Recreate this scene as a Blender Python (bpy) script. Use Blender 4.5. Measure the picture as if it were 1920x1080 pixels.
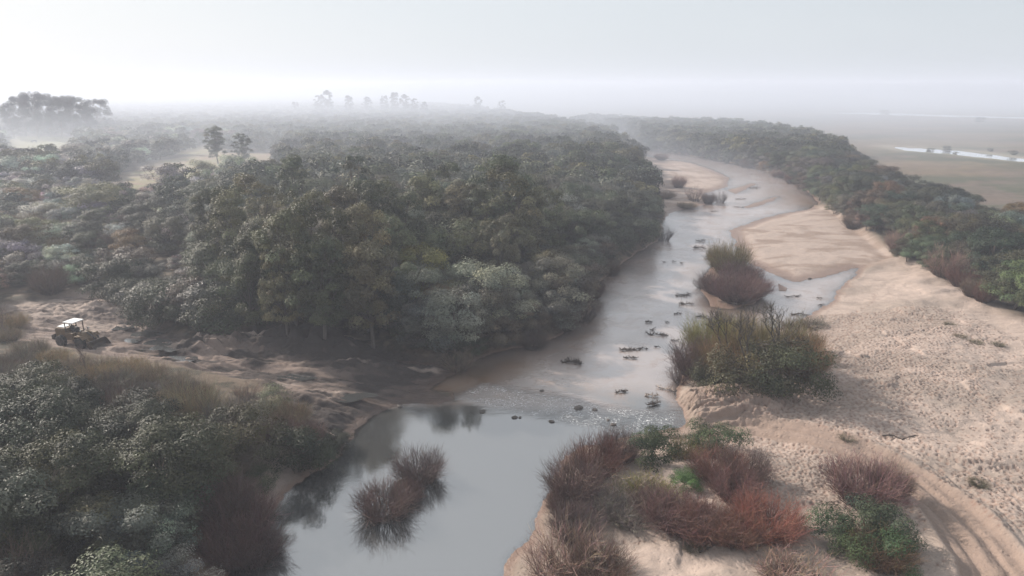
import bpy, math, random
import numpy as np
from mathutils import Vector, Matrix
R = math.radians
random.seed(7)
rng = np.random.default_rng(11)
for o in list(bpy.data.objects):
    bpy.data.objects.remove(o)
SC = bpy.context.scene
COL = SC.collection

# ------------------------------------------------------------------ camera
CAM_H = 33.0
PITCH = R(16.3)
F = 1280.0                       # focal length in photograph pixels (1920 wide)
cd = bpy.data.cameras.new('camera'); cam = bpy.data.objects.new('camera', cd); COL.objects.link(cam)
cam.location = (0, 0, CAM_H); cam.rotation_euler = (R(90) - PITCH, 0, 0)
cd.sensor_width = 36; cd.lens = 24; cd.clip_start = 0.5; cd.clip_end = 9000
SC.camera = cam

# ------------------------------------------------------------------ sun, sky, exposure
SUN_AZ, SUN_EL = R(-54), R(29)   # azimuth from +Y towards +X
SUN = Vector((math.sin(SUN_AZ)*math.cos(SUN_EL), math.cos(SUN_AZ)*math.cos(SUN_EL), math.sin(SUN_EL)))
ld = bpy.data.lights.new('sun', 'SUN'); ld.energy = 5.0; ld.angle = R(0.9); ld.color = (1.0, 0.9, 0.8)
sun = bpy.data.objects.new('sun', ld); COL.objects.link(sun)
sun.rotation_euler = (-SUN).to_track_quat('-Z', 'Y').to_euler()
SC.view_settings.view_transform = 'Standard'; SC.view_settings.look = 'None'
SC.view_settings.gamma = 1; SC.view_settings.use_curve_mapping = False
SC.view_settings.exposure = 0.45
SC.cycles.max_bounces = 7; SC.cycles.diffuse_bounces = 2; SC.cycles.glossy_bounces = 2
SC.cycles.transmission_bounces = 3; SC.cycles.transparent_max_bounces = 6; SC.cycles.volume_bounces = 1
SC.cycles.use_denoising = True
SC.cycles.caustics_reflective = False; SC.cycles.caustics_refractive = False


class NT:
    """small node-tree writer"""
    def __init__(s, tree): s.t = tree; tree.nodes.clear()
    def n(s, typ, ins=None, **kw):
        nd = s.t.nodes.new(typ)
        for k, v in kw.items(): setattr(nd, k, v)
        for k, v in (ins or {}).items():
            if hasattr(v, 'links'): s.t.links.new(v, nd.inputs[k])
            else: nd.inputs[k].default_value = v
        return nd
    def math(s, op, a, b=0.0, clamp=False):
        nd = s.t.nodes.new('ShaderNodeMath'); nd.operation = op; nd.use_clamp = clamp
        for i, v in enumerate((a, b)):
            if hasattr(v, 'links'): s.t.links.new(v, nd.inputs[i])
            else: nd.inputs[i].default_value = v
        return nd.outputs[0]
    def mix(s, fac, a, b, blend='MIX'):
        nd = s.t.nodes.new('ShaderNodeMix'); nd.data_type = 'RGBA'; nd.blend_type = blend
        for i, v in ((0, fac), (6, a), (7, b)):
            if hasattr(v, 'links'): s.t.links.new(v, nd.inputs[i])
            else: nd.inputs[i].default_value = (*v, 1) if isinstance(v, tuple) and len(v) == 3 else v
        return nd.outputs[2]
    def ramp(s, fac, p0, p1, c0=0.0, c1=1.0):
        nd = s.t.nodes.new('ShaderNodeMapRange'); nd.interpolation_type = 'SMOOTHSTEP'
        s.t.links.new(fac, nd.inputs[0])
        for i, v in ((1, p0), (2, p1), (3, c0), (4, c1)): nd.inputs[i].default_value = v
        return nd.outputs[0]
    def noise(s, vec, scale, detail=3, rough=0.55, dist=0.0):
        nd = s.n('ShaderNodeTexNoise', {'Vector': vec, 'Scale': scale, 'Detail': detail, 'Roughness': rough, 'Distortion': dist})
        return nd.outputs[0]


world = bpy.data.worlds.new('World'); SC.world = world; world.use_nodes = True
w = NT(world.node_tree)
tc = w.n('ShaderNodeTexCoord').outputs['Generated']
sky = w.n('ShaderNodeTexSky', sky_type='NISHITA', sun_disc=False, sun_elevation=SUN_EL, sun_rotation=SUN_AZ % (2*math.pi),
          air_density=1.0, dust_density=3.0, ozone_density=1.0).outputs[0]
dot = w.n('ShaderNodeVectorMath', {0: tc, 1: SUN}, operation='DOT_PRODUCT').outputs['Value']
glow = w.ramp(dot, -0.1, 1.0)
stretch = w.n('ShaderNodeMapping', {'Vector': tc, 'Scale': (1.0, 1.0, 4.0)}).outputs[0]
cl = w.noise(stretch, 2.2, 5, 0.5, 0.3)
cl2 = w.noise(stretch, 0.9, 3, 0.5)
veil = w.mix(glow, (6.8, 7.25, 7.65), (8.4, 8.8, 9.15))
veil = w.mix(w.ramp(cl, 0.35, 0.75, 0.0, 0.25), veil, (8.8, 9.05, 9.3))
veil = w.mix(w.ramp(cl2, 0.25, 0.75, 0.0, 0.25), veil, (6.2, 7.0, 7.6))
skycol = w.mix(0.88, sky, veil)
bg = w.n('ShaderNodeBackground', {'Color': skycol, 'Strength': 0.076})
w.n('ShaderNodeOutputWorld', {'Surface': bg.outputs[0]})

# ------------------------------------------------------------------ geometry helpers
cp, sp_ = math.cos(PITCH), math.sin(PITCH)
def P(x, y, z=0.0):
    """ground point (world X, Y) at height z that the photograph shows at pixel x, y"""
    u, v = (x-960)/F, (y-540)/F
    t = (CAM_H - z) / max(sp_ + v*cp, 1e-3)
    return np.array([t*u, t*(cp - v*sp_)])
def PX(X, Y, Z=0.0):
    """the reverse: where a world point falls in the photograph (arrays allowed)"""
    dz = Z - CAM_H
    depth = Y*cp - dz*sp_
    up = Y*sp_ + dz*cp
    depth = np.maximum(depth, 1e-3)
    return 960 + F*X/depth, 540 - F*up/depth
def poly(pts, z=0.0): return np.array([P(x, y, z) for x, y in pts])

def hash2(ix, iy, seed):
    h = (ix.astype(np.int64)*374761393 + iy.astype(np.int64)*668265263 + seed*144665) & 0xffffffff
    h = ((h ^ (h >> 13))*1274126177) & 0xffffffff
    h = (h ^ (h >> 16)) & 0xffffffff
    return h / 4294967295.0
def vnoise(x, y, seed=0):
    ix, iy = np.floor(x), np.floor(y); fx, fy = x-ix, y-iy
    fx = fx*fx*(3-2*fx); fy = fy*fy*(3-2*fy)
    a = hash2(ix, iy, seed); b = hash2(ix+1, iy, seed); c = hash2(ix, iy+1, seed); d = hash2(ix+1, iy+1, seed)
    return (a*(1-fx)+b*fx)*(1-fy) + (c*(1-fx)+d*fx)*fy
def fbm(x, y, oct=4, seed=0, gain=0.5):
    s = 0; a = 1; t = 0
    for i in range(oct):
        s = s + a*vnoise(x*2**i, y*2**i, seed+i*17); t += a; a *= gain
    return s/t
def sdist(X, Y, pg):
    """signed distance to a polygon, positive inside"""
    d2 = np.full(X.shape, 1e18); ins = np.zeros(X.shape, bool)
    n = len(pg)
    for i in range(n):
        ax, ay = pg[i]; bx, by = pg[(i+1) % n]
        ex, ey = bx-ax, by-ay
        t = np.clip(((X-ax)*ex + (Y-ay)*ey)/(ex*ex+ey*ey+1e-12), 0, 1)
        d2 = np.minimum(d2, (X-ax-t*ex)**2 + (Y-ay-t*ey)**2)
        c = ((ay > Y) != (by > Y))
        with np.errstate(divide='ignore', invalid='ignore'):
            xi = (bx-ax)*(Y-ay)/(by-ay) + ax
        ins ^= c & (X < xi)
    d = np.sqrt(d2)
    return np.where(ins, d, -d)
def pdist(X, Y, line):
    """distance to a polyline, the distance along it, and the signed side"""
    best = np.full(X.shape, 1e18); along = np.zeros(X.shape); side = np.zeros(X.shape); s0 = 0
    for i in range(len(line)-1):
        ax, ay = line[i]; bx, by = line[i+1]; ex, ey = bx-ax, by-ay; L = math.hypot(ex, ey)
        t = np.clip(((X-ax)*ex + (Y-ay)*ey)/(L*L), 0, 1)
        d = (X-ax-t*ex)**2 + (Y-ay-t*ey)**2
        m = d < best
        best = np.where(m, d, best); along = np.where(m, s0+t*L, along)
        side = np.where(m, ((X-ax)*ey - (Y-ay)*ex)/L, side); s0 += L
    return np.sqrt(best), along, side
def sm(x, a, b):
    t = np.clip((x-a)/(b-a), 0, 1); return t*t*(3-2*t)

# ------------------------------------------------------------------ map of the place, read from the photograph
WATER = poly([(250, 1400), (395, 1120), (425, 1080), (470, 1010), (520, 945), (560, 905), (612, 878), (640, 852), (655, 825), (690, 790), (735, 762),
              (800, 756), (860, 752), (845, 738), (800, 732), (850, 703), (905, 672), (960, 655), (1010, 648), (1050, 632), (1090, 600), (1108, 580),
              (1115, 545), (1135, 520), (1165, 495), (1205, 468), (1240, 445), (1243, 420), (1255, 402), (1275, 394), (1310, 388), (1338, 378),
              (1322, 364), (1365, 350), (1370, 334), (1335, 318), (1300, 306), (1250, 298), (1215, 294), (1185, 284), (1160, 268), (1140, 256), (1060, 244), (1080, 240),
              (1165, 250), (1200, 272), (1260, 287), (1310, 295), (1400, 311), (1455, 328), (1505, 350), (1535, 382), (1515, 392), (1460, 402),
              (1420, 412), (1368, 433), (1378, 455), (1392, 487), (1440, 510), (1490, 529), (1540, 520), (1608, 503), (1590, 525), (1562, 560),
              (1535, 580), (1500, 600), (1440, 625), (1380, 650), (1320, 680), (1275, 705), (1258, 735), (1276, 765), (1282, 795), (1240, 806),
              (1180, 815), (1100, 835), (1060, 855), (1030, 900), (1015, 950), (990, 1000), (950, 1060), (925, 1120), (850, 1400)])
ISLANDS = [poly([(1312, 545), (1318, 520), (1345, 490), (1392, 488), (1425, 520), (1438, 552), (1415, 572), (1370, 580), (1335, 575)]),
           poly([(1362, 356), (1385, 350), (1408, 343), (1420, 345), (1400, 355), (1380, 364)]),
           poly([(1392, 388), (1415, 380), (1450, 369), (1462, 368), (1452, 376), (1425, 386), (1400, 391)])]
BARS = [poly([(1160, 262), (1215, 290), (1300, 302), (1372, 330), (1372, 350), (1335, 385), (1255, 405), (1228, 380), (1215, 320)]),
        poly([(1360, 433), (1420, 408), (1515, 386), (1560, 398), (1600, 428), (1640, 462), (1672, 488), (1640, 500), (1600, 505), (1540, 524), (1490, 534), (1440, 514), (1385, 490)])]
RIFFLE = poly([(840, 745), (930, 768), (1060, 798), (1180, 818), (1290, 806), (1275, 768), (1190, 765), (1080, 745), (980, 728), (905, 715)])
DIRT = poly([(-350, 640), (-100, 612), (0, 596), (100, 578), (190, 560), (235, 590), (285, 632), (350, 655), (420, 648), (560, 640), (640, 650), (720, 668),
             (860, 690), (905, 672), (850, 700), (800, 732), (860, 752), (735, 762), (690, 790), (655, 825), (640, 852), (600, 838), (560, 790), (500, 745), (400, 725), (300, 705), (200, 692), (60, 662), (-350, 680)])
ROAD = poly([(-300, 622), (0, 640), (150, 655), (300, 672), (500, 708), (640, 732), (760, 745), (870, 752)], 0.8)
NEARLEFT = poly([(-500, 672), (0, 668), (110, 684), (200, 700), (300, 712), (400, 730), (500, 752), (560, 792), (610, 845), (600, 868), (560, 890), (520, 930), (470, 990), (425, 1060), (380, 1130), (250, 1400), (-900, 1400)])
FOREST = poly([(-1500, 560), (-60, 604), (100, 578), (190, 560), (235, 590), (285, 632), (350, 652), (420, 644), (560, 636), (640, 645), (720, 664), (860, 686), (905, 668), (960, 650),
               (1010, 642), (1050, 625), (1085, 594), (1100, 575), (1108, 540), (1130, 515), (1160, 490), (1200, 464), (1234, 442), (1236, 418), (1228, 380), (1215, 320), (1190, 292), (1150, 268), (1120, 254), (1000, 232), (900, 217), (820, 207), (740, 199)])
FOREST = np.vstack([FOREST, [(-500, 2400), (-2600, 2400)]])
CLEAR = [poly([(10, 306), (15, 256), (80, 254), (132, 256), (140, 306), (70, 314)], 3.0),
         poly([(215, 362), (250, 325), (300, 302), (400, 284), (510, 286), (510, 330), (430, 338), (330, 352), (250, 372)], 3.0),
         poly([(330, 288), (360, 276), (400, 274), (400, 286)], 3.0)]
TRACK = poly([(1275, 790), (1340, 785), (1420, 790), (1500, 812), (1600, 850), (1700, 905), (1765, 955), (1820, 1020), (1862, 1080), (1900, 1200)], 1.6)
BANDF = poly([(1060, 238), (1170, 248), (1215, 276), (1300, 290), (1400, 306), (1460, 325), (1510, 348), (1545, 385), (1595, 415), (1655, 452), (1700, 490), (1785, 540), (1865, 588), (1990, 650), (2400, 800)], 1.9)
BANDB = poly([(3200, 640), (2150, 470), (1920, 408), (1850, 400), (1790, 365), (1700, 340), (1630, 312), (1570, 268), (1500, 248), (1400, 236), (1250, 226), (1100, 216)], 6.0)
BAND = np.vstack([BANDF, BANDB])
SLIP = poly([(505, 850), (545, 862), (560, 892), (535, 925), (510, 955), (480, 985), (470, 960), (500, 900), (490, 870)], 0.8)
PONDS = [poly([(1668, 275), (1740, 279), (1800, 283), (1870, 291), (1930, 299), (2100, 312), (2100, 318), (1920, 304), (1850, 297), (1780, 289), (1700, 283)], 1.12),
         poly([(1540, 212), (1640, 211), (1760, 215), (1880, 219), (2100, 224), (2100, 227), (1880, 222), (1740, 218), (1600, 214)], 1.12)]
RIGHTSAND = poly([(1500, 600), (1600, 510), (1672, 489), (1720, 505), (1785, 545), (1870, 595), (1990, 655), (2400, 800), (2400, 1400), (850, 1400), (925, 1120), (990, 1000), (1030, 900), (1060, 855), (1282, 795), (1258, 735), (1320, 680)])

# ------------------------------------------------------------------ ground sheet
def axis(parts, lo, hi, grow):
    """parts: (start, end, step) contiguous; grows outward to lo and hi"""
    a = [np.arange(s, e, st) for s, e, st in parts]
    a = np.concatenate(a)
    r = [parts[-1][1]]; st = parts[-1][2]
    while r[-1] < hi: st *= grow; r.append(r[-1]+st)
    l = [a[0]]; st = parts[0][2]
    while l[-1] > lo: st *= grow; l.append(l[-1]-st)
    return np.concatenate([np.array(l[:0:-1]), a, np.array(r)])
gx = axis([(-75, -62, 0.4), (-62, 5, 0.24), (5, 66, 0.124), (66, 120, 0.5)], -3000, 3000, 1.05)
gy = axis([(36, 42, 0.25), (42, 98, 0.124), (98, 175, 0.4)], 4, 3000, 1.035)
gy = gy[gy > -60]
GX, GY = np.meshgrid(gx, gy)

def land(X, Y):
    """height of the ground and what it is made of; returns z and weights"""
    wob = (fbm(X*0.35, Y*0.35, 3, 5)-0.5)*1.6 + (fbm(X*1.6, Y*1.6, 2, 6)-0.5)*0.5
    dw = -sdist(X, Y, WATER) + wob*sm(Y, 20, 60)          # + on land
    for i in ISLANDS: dw = np.maximum(dw, sdist(X, Y, i)+wob*0.6)
    bar = np.full(X.shape, -1e9)
    for b in BARS + ISLANDS: bar = np.maximum(bar, sdist(X, Y, b))
    dirt = sdist(X, Y, DIRT); right = sdist(X, Y, RIGHTSAND); near = sdist(X, Y, NEARLEFT); fo = sdist(X, Y, FOREST); band = sdist(X, Y, BAND)
    n1 = fbm(X*0.08, Y*0.08, 4, 1); n2 = fbm(X*0.5, Y*0.5, 4, 2)
    wl = sm(dw, 0, 5)
    z_left = 1.4*sm(dw, -0.2, 2.6) + 1.0*sm(dw, 3, 25) + (n1-0.5)*1.0*wl
    z_right = 0.25*sm(dw, 0, 2) + 1.75*sm(dw, 1.0, 16) + (n1-0.5)*1.3*sm(dw, 3, 20) + (n2-0.5)*0.35*wl
    z_bar = 0.28*sm(dw, -0.1, 5) + 0.22*n2*sm(dw, 0.5, 6)
    leftside = np.maximum(np.maximum(fo, near), dirt)
    wr = sm(right, -3, 3); wb = sm(bar, -3.0, 1.0)
    z = z_left*(1-wr) + z_right*wr
    z = z*(1-wb) + z_bar*wb
    # the ploughed work area by the ford
    dr, al, sd = pdist(X, Y, ROAD)
    wd = sm(dirt, -1.5, 1.0)
    tip = 1-sm(X, -25, -9)                                # lowers towards the ford
    zd = (0.22 + 1.15*tip)*sm(dw, -0.3, 3.0)
    ruts = (fbm(sd*1.5, al*0.06, 5, 31, 0.68)-0.5)*1.1*sm(dw, 0, 2.5) + (fbm(X*0.9, Y*0.9, 4, 33)-0.5)*0.5*sm(dr, 2, 7)*sm(dw, 0.5, 3)
    for c_ in (-3.6, 0.2, 3.4): ruts = ruts - 0.26*np.exp(-((np.abs(sd-c_+(fbm(al*.08, al*0+c_, 2, 37)-.5)*2)-0.95)/0.26)**2)*sm(dw, 0.6, 3)
    clods = (fbm(X*2.2, Y*2.2, 3, 35)-0.5)*0.3*sm(dr, 1.5, 5)*sm(dw, 0.5, 3)
    z = z*(1-wd) + (zd+ruts+clods)*wd
    for (x, y, rx, ry, hh) in ((420, 662, 6, 2.6, 2.2), (560, 650, 5, 2.5, 2.4), (620, 662, 4.5, 2.2, 2.0), (700, 690, 5, 1.8, 1.0), (170, 585, 10, 3, 1.2), (95, 600, 7, 2, 1.0), (240, 585, 6, 3, 1.3),
                              (480, 728, 2.2, 1.1, 1.0), (600, 745, 4, 1.4, 0.6), (235, 660, 3.5, 1.5, 0.9), (640, 700, 5, 1.1, 0.8), (520, 690, 6, 0.9, 0.6), (330, 690, 7, 1.3, 0.7)):
        cx, cy = P(x, y, 1.0)
        g = np.exp(-(((X-cx)/rx)**2 + ((Y-cy)/ry)**2)**1.3)
        z = z + g*hh*(0.6 if x < 300 else 1.0)*(0.1+1.6*fbm(X*0.55+3+fbm(X*.4, Y*.4, 2, 44)*2, Y*1.1, 5, 41, 0.6))*wd
    # gullied mound of sand below the big willow clump
    cx, cy = P(1360, 758, 0.7)
    q = ((X-cx)/7.5)**2 + ((Y-cy)/3.8)**2
    g = np.exp(-q**2)
    ang = np.arctan2(Y-cy-4, X-cx+1)
    rid = np.abs(fbm(X*0.55+fbm(X*.3, Y*.3, 2, 52)*3, Y*1.25, 4, 51, 0.6)-0.5)*2
    z = z + g*(1.7 - 2.3*rid)*sm(dw, 0, 1.2)
    # pushed up sand and ruts along the vehicle track
    dt, at, st = pdist(X, Y, TRACK)
    wt = (1-sm(dt, 1.9, 3.0))*sm(dw, 0.5, 2)
    zt = -0.14 - 0.24*np.exp(-((np.abs(st)-0.85)/0.25)**2) + 0.14*fbm(st*5, at*0.2, 2, 61) + 0.10*np.exp(-((np.abs(st)-0.1)/0.2)**2)
    berm = 0.42*np.exp(-((dt-2.5)/0.42)**2)*(0.4+fbm(X*0.6, Y*0.6, 3, 63))
    z = z + (zt*wt + berm*sm(dw, 1, 3)*wr)
    for off in (3.6, 5.2, 6.6):                            # fainter second tracks beside it
        o2 = off + (fbm(at*0.12, at*0+off, 2, 71)-0.5)*1.6
        z = z - wr*0.13*np.exp(-((-st-o2)/0.18)**2)*sm(dt, 2.5, 3.2)*sm(at, 8, 12)*(1-sm(at, 30, 38))*sm(dw, 1, 3)
    # wind and water shaped swells on the sand
    swell = (fbm(X*0.10+fbm(X*.05, Y*.05, 2, 82)*4, Y*0.22, 4, 81)-0.5)*1.3
    z = z + swell*wr*sm(dw, 5, 14)*(1-wt)
    step = sm(fbm(X*0.13+9, Y*0.17, 3, 85), 0.50, 0.53)*0.22
    z = z + step*wr*sm(dw, 6, 12)*(1-wt)
    # streaks on the low bars
    z = z + wb*(fbm(X*0.10+Y*0.12+fbm(X*.05, Y*.05, 2, 92)*5, Y*0.16-X*0.10, 5, 91, 0.55)-0.5)*0.34*sm(dw, 1.0, 5)
    # plain beyond the right bank
    pl = (1-wr)*(1-wb)*sm(-leftside, 2, 20)
    z = z*(1-pl) + pl*(1.55 + (n2-0.5)*0.5 + (n1-0.5)*0.3)*sm(dw, 0, 4)
    far = sm(Y, 200, 500); z = z*(1-far*wl*0.0)
    z = z + 1.2*sm(near, 2, 12) + 0.3*sm(fo, 3, 20)
    # river bed
    rif = sdist(X, Y, RIFFLE)
    up = sm(Y, P(0, 760)[1]-1, P(0, 700)[1])               # upstream of the ford is shallow
    bed = -np.clip(-dw*(0.95*(1-up)+0.10*up), 0, 2.2*(1-up)+0.5*up) - 0.12
    bed = bed + up*(fbm(X*0.12, Y*0.12, 3, 95)-0.55)*0.75*sm(-dw, 0, 3)
    bed = bed*(1-sm(rif, -1.5, 1.0)) + (-0.11 + (fbm(X*1.4, Y*1.4, 3, 97)-0.5)*0.20)*sm(rif, -1.5, 1.0)
    bed = np.minimum(bed, -0.03)
    z = np.where(dw > 0, np.maximum(z, 0.03+0.02*np.clip(dw, 0, 3)), z)
    k = sm(dw, -0.5, 0.3)
    z = bed*(1-k) + z*k
    pond = np.full(X.shape, -1e9)
    for p in PONDS: pond = np.maximum(pond, sdist(X, Y, p))
    z = z - 0.7*sm(pond, -2.5, 1.5)
    clear = np.full(X.shape, -1e9)
    for c in CLEAR: clear = np.maximum(clear, sdist(X, Y, c))
    return z, dict(dw=dw, wr=wr, wb=wb, wd=wd, wt=wt, pl=pl, rif=rif, pond=pond, clear=clear, fo=fo, near=near, band=band, dt=dt, dr=dr, st=st, n1=n1, n2=n2)

Z, M = land(GX, GY)

# hoof and foot prints pressed into the dry sand: real dimples
def prints():
    x0, x1, y0, y1 = 5.2, 65.5, 42.2, 97.5
    s = 0.39
    nx, ny = int((x1-x0)/s), int((y1-y0)/s)
    ax, ay = np.meshgrid(np.arange(nx), np.arange(ny))
    px = x0+(ax.ravel()+rng.random(nx*ny)*0.95)*s; py = y0+(ay.ravel()+rng.random(nx*ny)*0.95)*s
    den = fbm(px*0.085, py*0.085, 3, 201)*0.9 + 0.25*fbm(px*0.35, py*0.35, 2, 203)
    qx, qy = PX(px, py, 1.5)
    dense = np.exp(-(((qx-1580)/190)**2 + ((qy-690)/130)**2)) + np.exp(-(((qx-1490)/75)**2 + ((qy-900)/75)**2)) + 0.6*np.exp(-(((qx-1850)/130)**2+((qy-1000)/120)**2)) + 0.5*np.exp(-(((qx-1680)/70)**2+((qy-560)/60)**2))
    keep = rng.random(len(px)) < np.clip((den-0.52)*2.2 + dense*0.95, 0.24, 0.95)
    px, py = px[keep], py[keep]
    # single files of tracks walking over the sand
    lines = [((1760, 680), (1690, 790)), ((1690, 700), (1600, 790)), ((1870, 640), (1790, 800)), ((1900, 700), (1850, 830)), ((1500, 1010), (1450, 900)),
             ((1800, 850), (1880, 980)), ((1640, 540), (1560, 650)), ((1920, 900), (1780, 1010)), ((1300, 1010), (1430, 1070)), ((1560, 1060), (1800, 1090))]
    lx, ly = [], []
    for a, b in lines:
        A, B = P(*a, 1.5), P(*b, 1.5); L = np.linalg.norm(B-A); n = int(L/0.45)
        for i in range(n):
            q = A+(B-A)*i/n; pr = np.array([-(B-A)[1], (B-A)[0]])/L
            q = q+pr*(0.16 if i % 2 else -0.16)+rng.normal(0, .06, 2)+pr*math.sin(i*0.15)*0.6
            lx.append(q[0]); ly.append(q[1])
    px = np.concatenate([px, lx]); py = np.concatenate([py, ly])
    dt = pdist(px, py, TRACK)[0]
    land_ok = (sdist(px, py, RIGHTSAND) > 0.6) & (sdist(px, py, WATER) < -1.5) & (dt > 2.3)
    px, py = px[land_ok], py[land_ok]
    rad = rng.uniform(0.095, 0.15, len(px)); dep = rng.uniform(0.09, 0.17, len(px))
    ii = np.searchsorted(gx, px); jj = np.searchsorted(gy, py)
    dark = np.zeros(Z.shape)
    for di in range(-3, 4):
        for dj in range(-3, 4):
            i = np.clip(ii+di, 0, len(gx)-1); j = np.clip(jj+dj, 0, len(gy)-1)
            r = np.hypot(gx[i]-px, gy[j]-py)/rad
            g = -np.exp(-r**2)*dep + 0.35*dep*np.exp(-((r-1.55)/0.45)**2)
            np.add.at(Z, (j, i), g)
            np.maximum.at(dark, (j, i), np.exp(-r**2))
    return dark
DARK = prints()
inner = (GX > 5) & (GX < 66) & (GY > 42) & (GY < 98)
Z += np.where(inner, (vnoise(GX*5, GY*5, 301)-0.5)*0.035*M['wr'], 0)

def interp(X, Y):
    X = np.atleast_1d(np.asarray(X, float)); Y = np.atleast_1d(np.asarray(Y, float))
    i = np.clip(np.searchsorted(gx, X)-1, 0, len(gx)-2); j = np.clip(np.searchsorted(gy, Y)-1, 0, len(gy)-2)
    fx = (X-gx[i])/(gx[i+1]-gx[i]); fy = (Y-gy[j])/(gy[j+1]-gy[j])
    return (Z[j, i]*(1-fx)+Z[j, i+1]*fx)*(1-fy) + (Z[j+1, i]*(1-fx)+Z[j+1, i+1]*fx)*fy
def gz(x, y): return float(interp(x, y)[0])

def lerp(a, b, t): return a*(1-t[..., None]) + b*t[..., None]
def ground_colour():
    C = lambda *c: np.array(c, float)
    dry = C(.375, .302, .258); dry2 = C(.30, .245, .208); wet = C(.20, .135, .105); mud = C(.044, .036, .033); mudl = C(.11, .086, .075)
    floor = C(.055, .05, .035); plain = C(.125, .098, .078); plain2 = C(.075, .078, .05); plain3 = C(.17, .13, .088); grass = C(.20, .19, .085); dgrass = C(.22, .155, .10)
    n3 = fbm(GX*0.03, GY*0.06, 4, 401); n4 = fbm(GX*0.25, GY*0.6, 4, 403); n5 = fbm(GX*1.3, GY*1.3, 3, 405); n6 = fbm(GX*0.012, GY*0.03, 3, 407)
    base = lerp(np.broadcast_to(plain, GX.shape+(3,)), np.broadcast_to(plain2, GX.shape+(3,)), sm(n3*0.7+n4*0.3, 0.42, 0.56))
    base = lerp(base, np.broadcast_to(plain3, base.shape), sm(n6*0.7+n4*0.3, 0.5, 0.66)*0.7)
    base = base*(0.75+0.5*n5[..., None])
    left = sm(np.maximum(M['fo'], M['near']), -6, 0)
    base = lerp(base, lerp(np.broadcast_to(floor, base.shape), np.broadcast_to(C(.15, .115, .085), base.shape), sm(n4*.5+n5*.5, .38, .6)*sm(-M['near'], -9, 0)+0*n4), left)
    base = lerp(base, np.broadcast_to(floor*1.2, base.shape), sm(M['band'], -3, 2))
    sand = lerp(np.broadcast_to(dry, base.shape), np.broadcast_to(dry2, base.shape), sm(fbm(GX*0.12, GY*0.2, 4, 411), 0.42, 0.6))
    sand = sand*(0.86+0.28*n5[..., None])
    base = lerp(base, sand, M['wr'])
    bars = lerp(np.broadcast_to(dry*0.98, base.shape), np.broadcast_to(dry2*C(.86, .80, .76), base.shape), sm(fbm(GX*0.10+GY*0.12+fbm(GX*.05, GY*.05, 2, 92)*5, GY*0.16-GX*0.1, 5, 413, 0.6), 0.38, 0.62))
    base = lerp(base, bars, M['wb'])
    mudc = lerp(np.broadcast_to(mud, base.shape), np.broadcast_to(mudl, base.shape), sm(n4*0.6+n5*0.4 + 0.45*sm(-GX, 40, 56) - 0.12, 0.42, 0.75))  # mud darkens towards the ford: the grove's shade painted in, besides wetness
    mudc = lerp(mudc, np.broadcast_to(dry*0.80, base.shape), sm(fbm(GX*0.2, GY*0.5, 4, 421)+0.34*sm(-GX, 44, 62), 0.62, 0.80))
    mudc = lerp(mudc, np.broadcast_to(C(.24, .185, .155), base.shape), (1-sm(M['dr'], 2.5, 6))*sm(fbm(M['st']*0+GX*.3, GY*1.2, 3, 425), .4, .6)*sm(-GX, 5, 30)*0.8)
    base = lerp(base, mudc, M['wd'])
    base = lerp(base, sand*0.8, sm(sdist(GX, GY, SLIP), -1, 0.6))
    # vehicle track is darker, damper sand
    base = lerp(base, np.broadcast_to(C(.24, .175, .14), base.shape), M['wt']*0.75)
    for c in (0,): base = lerp(base, np.broadcast_to(grass, base.shape), sm(sdist(GX, GY, CLEAR[c]), -3, 1))
    for c in (1, 2): base = lerp(base, lerp(np.broadcast_to(dgrass, base.shape), np.broadcast_to(grass*0.9, base.shape), sm(n4, .4, .6)), sm(sdist(GX, GY, CLEAR[c]), -3, 1))
    cx_, cy_ = P(1360, 758, 0.7)
    gm = np.exp(-(((GX-cx_)/7.5)**2 + ((GY-cy_)/3.8)**2)**2)
    base = lerp(base, np.broadcast_to(C(.25, .185, .15), base.shape), gm*0.7)
    # damp rim along every waterline
    rim = (1-sm(Z, 0.05, 0.26+0.25*(M['n2']-0.3)))
    base = lerp(base, np.broadcast_to(wet, base.shape), rim*0.9)
    base = lerp(base, np.broadcast_to(C(.14, .10, .075), base.shape), sm(-M['dw'], -0.2, 0.3))
    base = lerp(base, np.broadcast_to(C(.30, .215, .16), base.shape), sm(-M['dw'], 0.3, 1.5)*sm(GY, 68, 90))
    base = lerp(base, np.broadcast_to(mud, base.shape), rim*M['wd']*0.8)
    base = lerp(base, np.broadcast_to(C(.22, .14, .11), base.shape), (DARK*0.85))  # print hollows tinted darker: painted shade plus damp, disturbed sand
    base = lerp(base, np.broadcast_to(C(.33, .30, .24), base.shape), sm(M['pond'], -14, -1)*0.6*(1-sm(M['pond'], 0, 1)))
    return np.clip(base, 0, 1), np.clip(rim, 0, 1)
GC, RIM = ground_colour()

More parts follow.
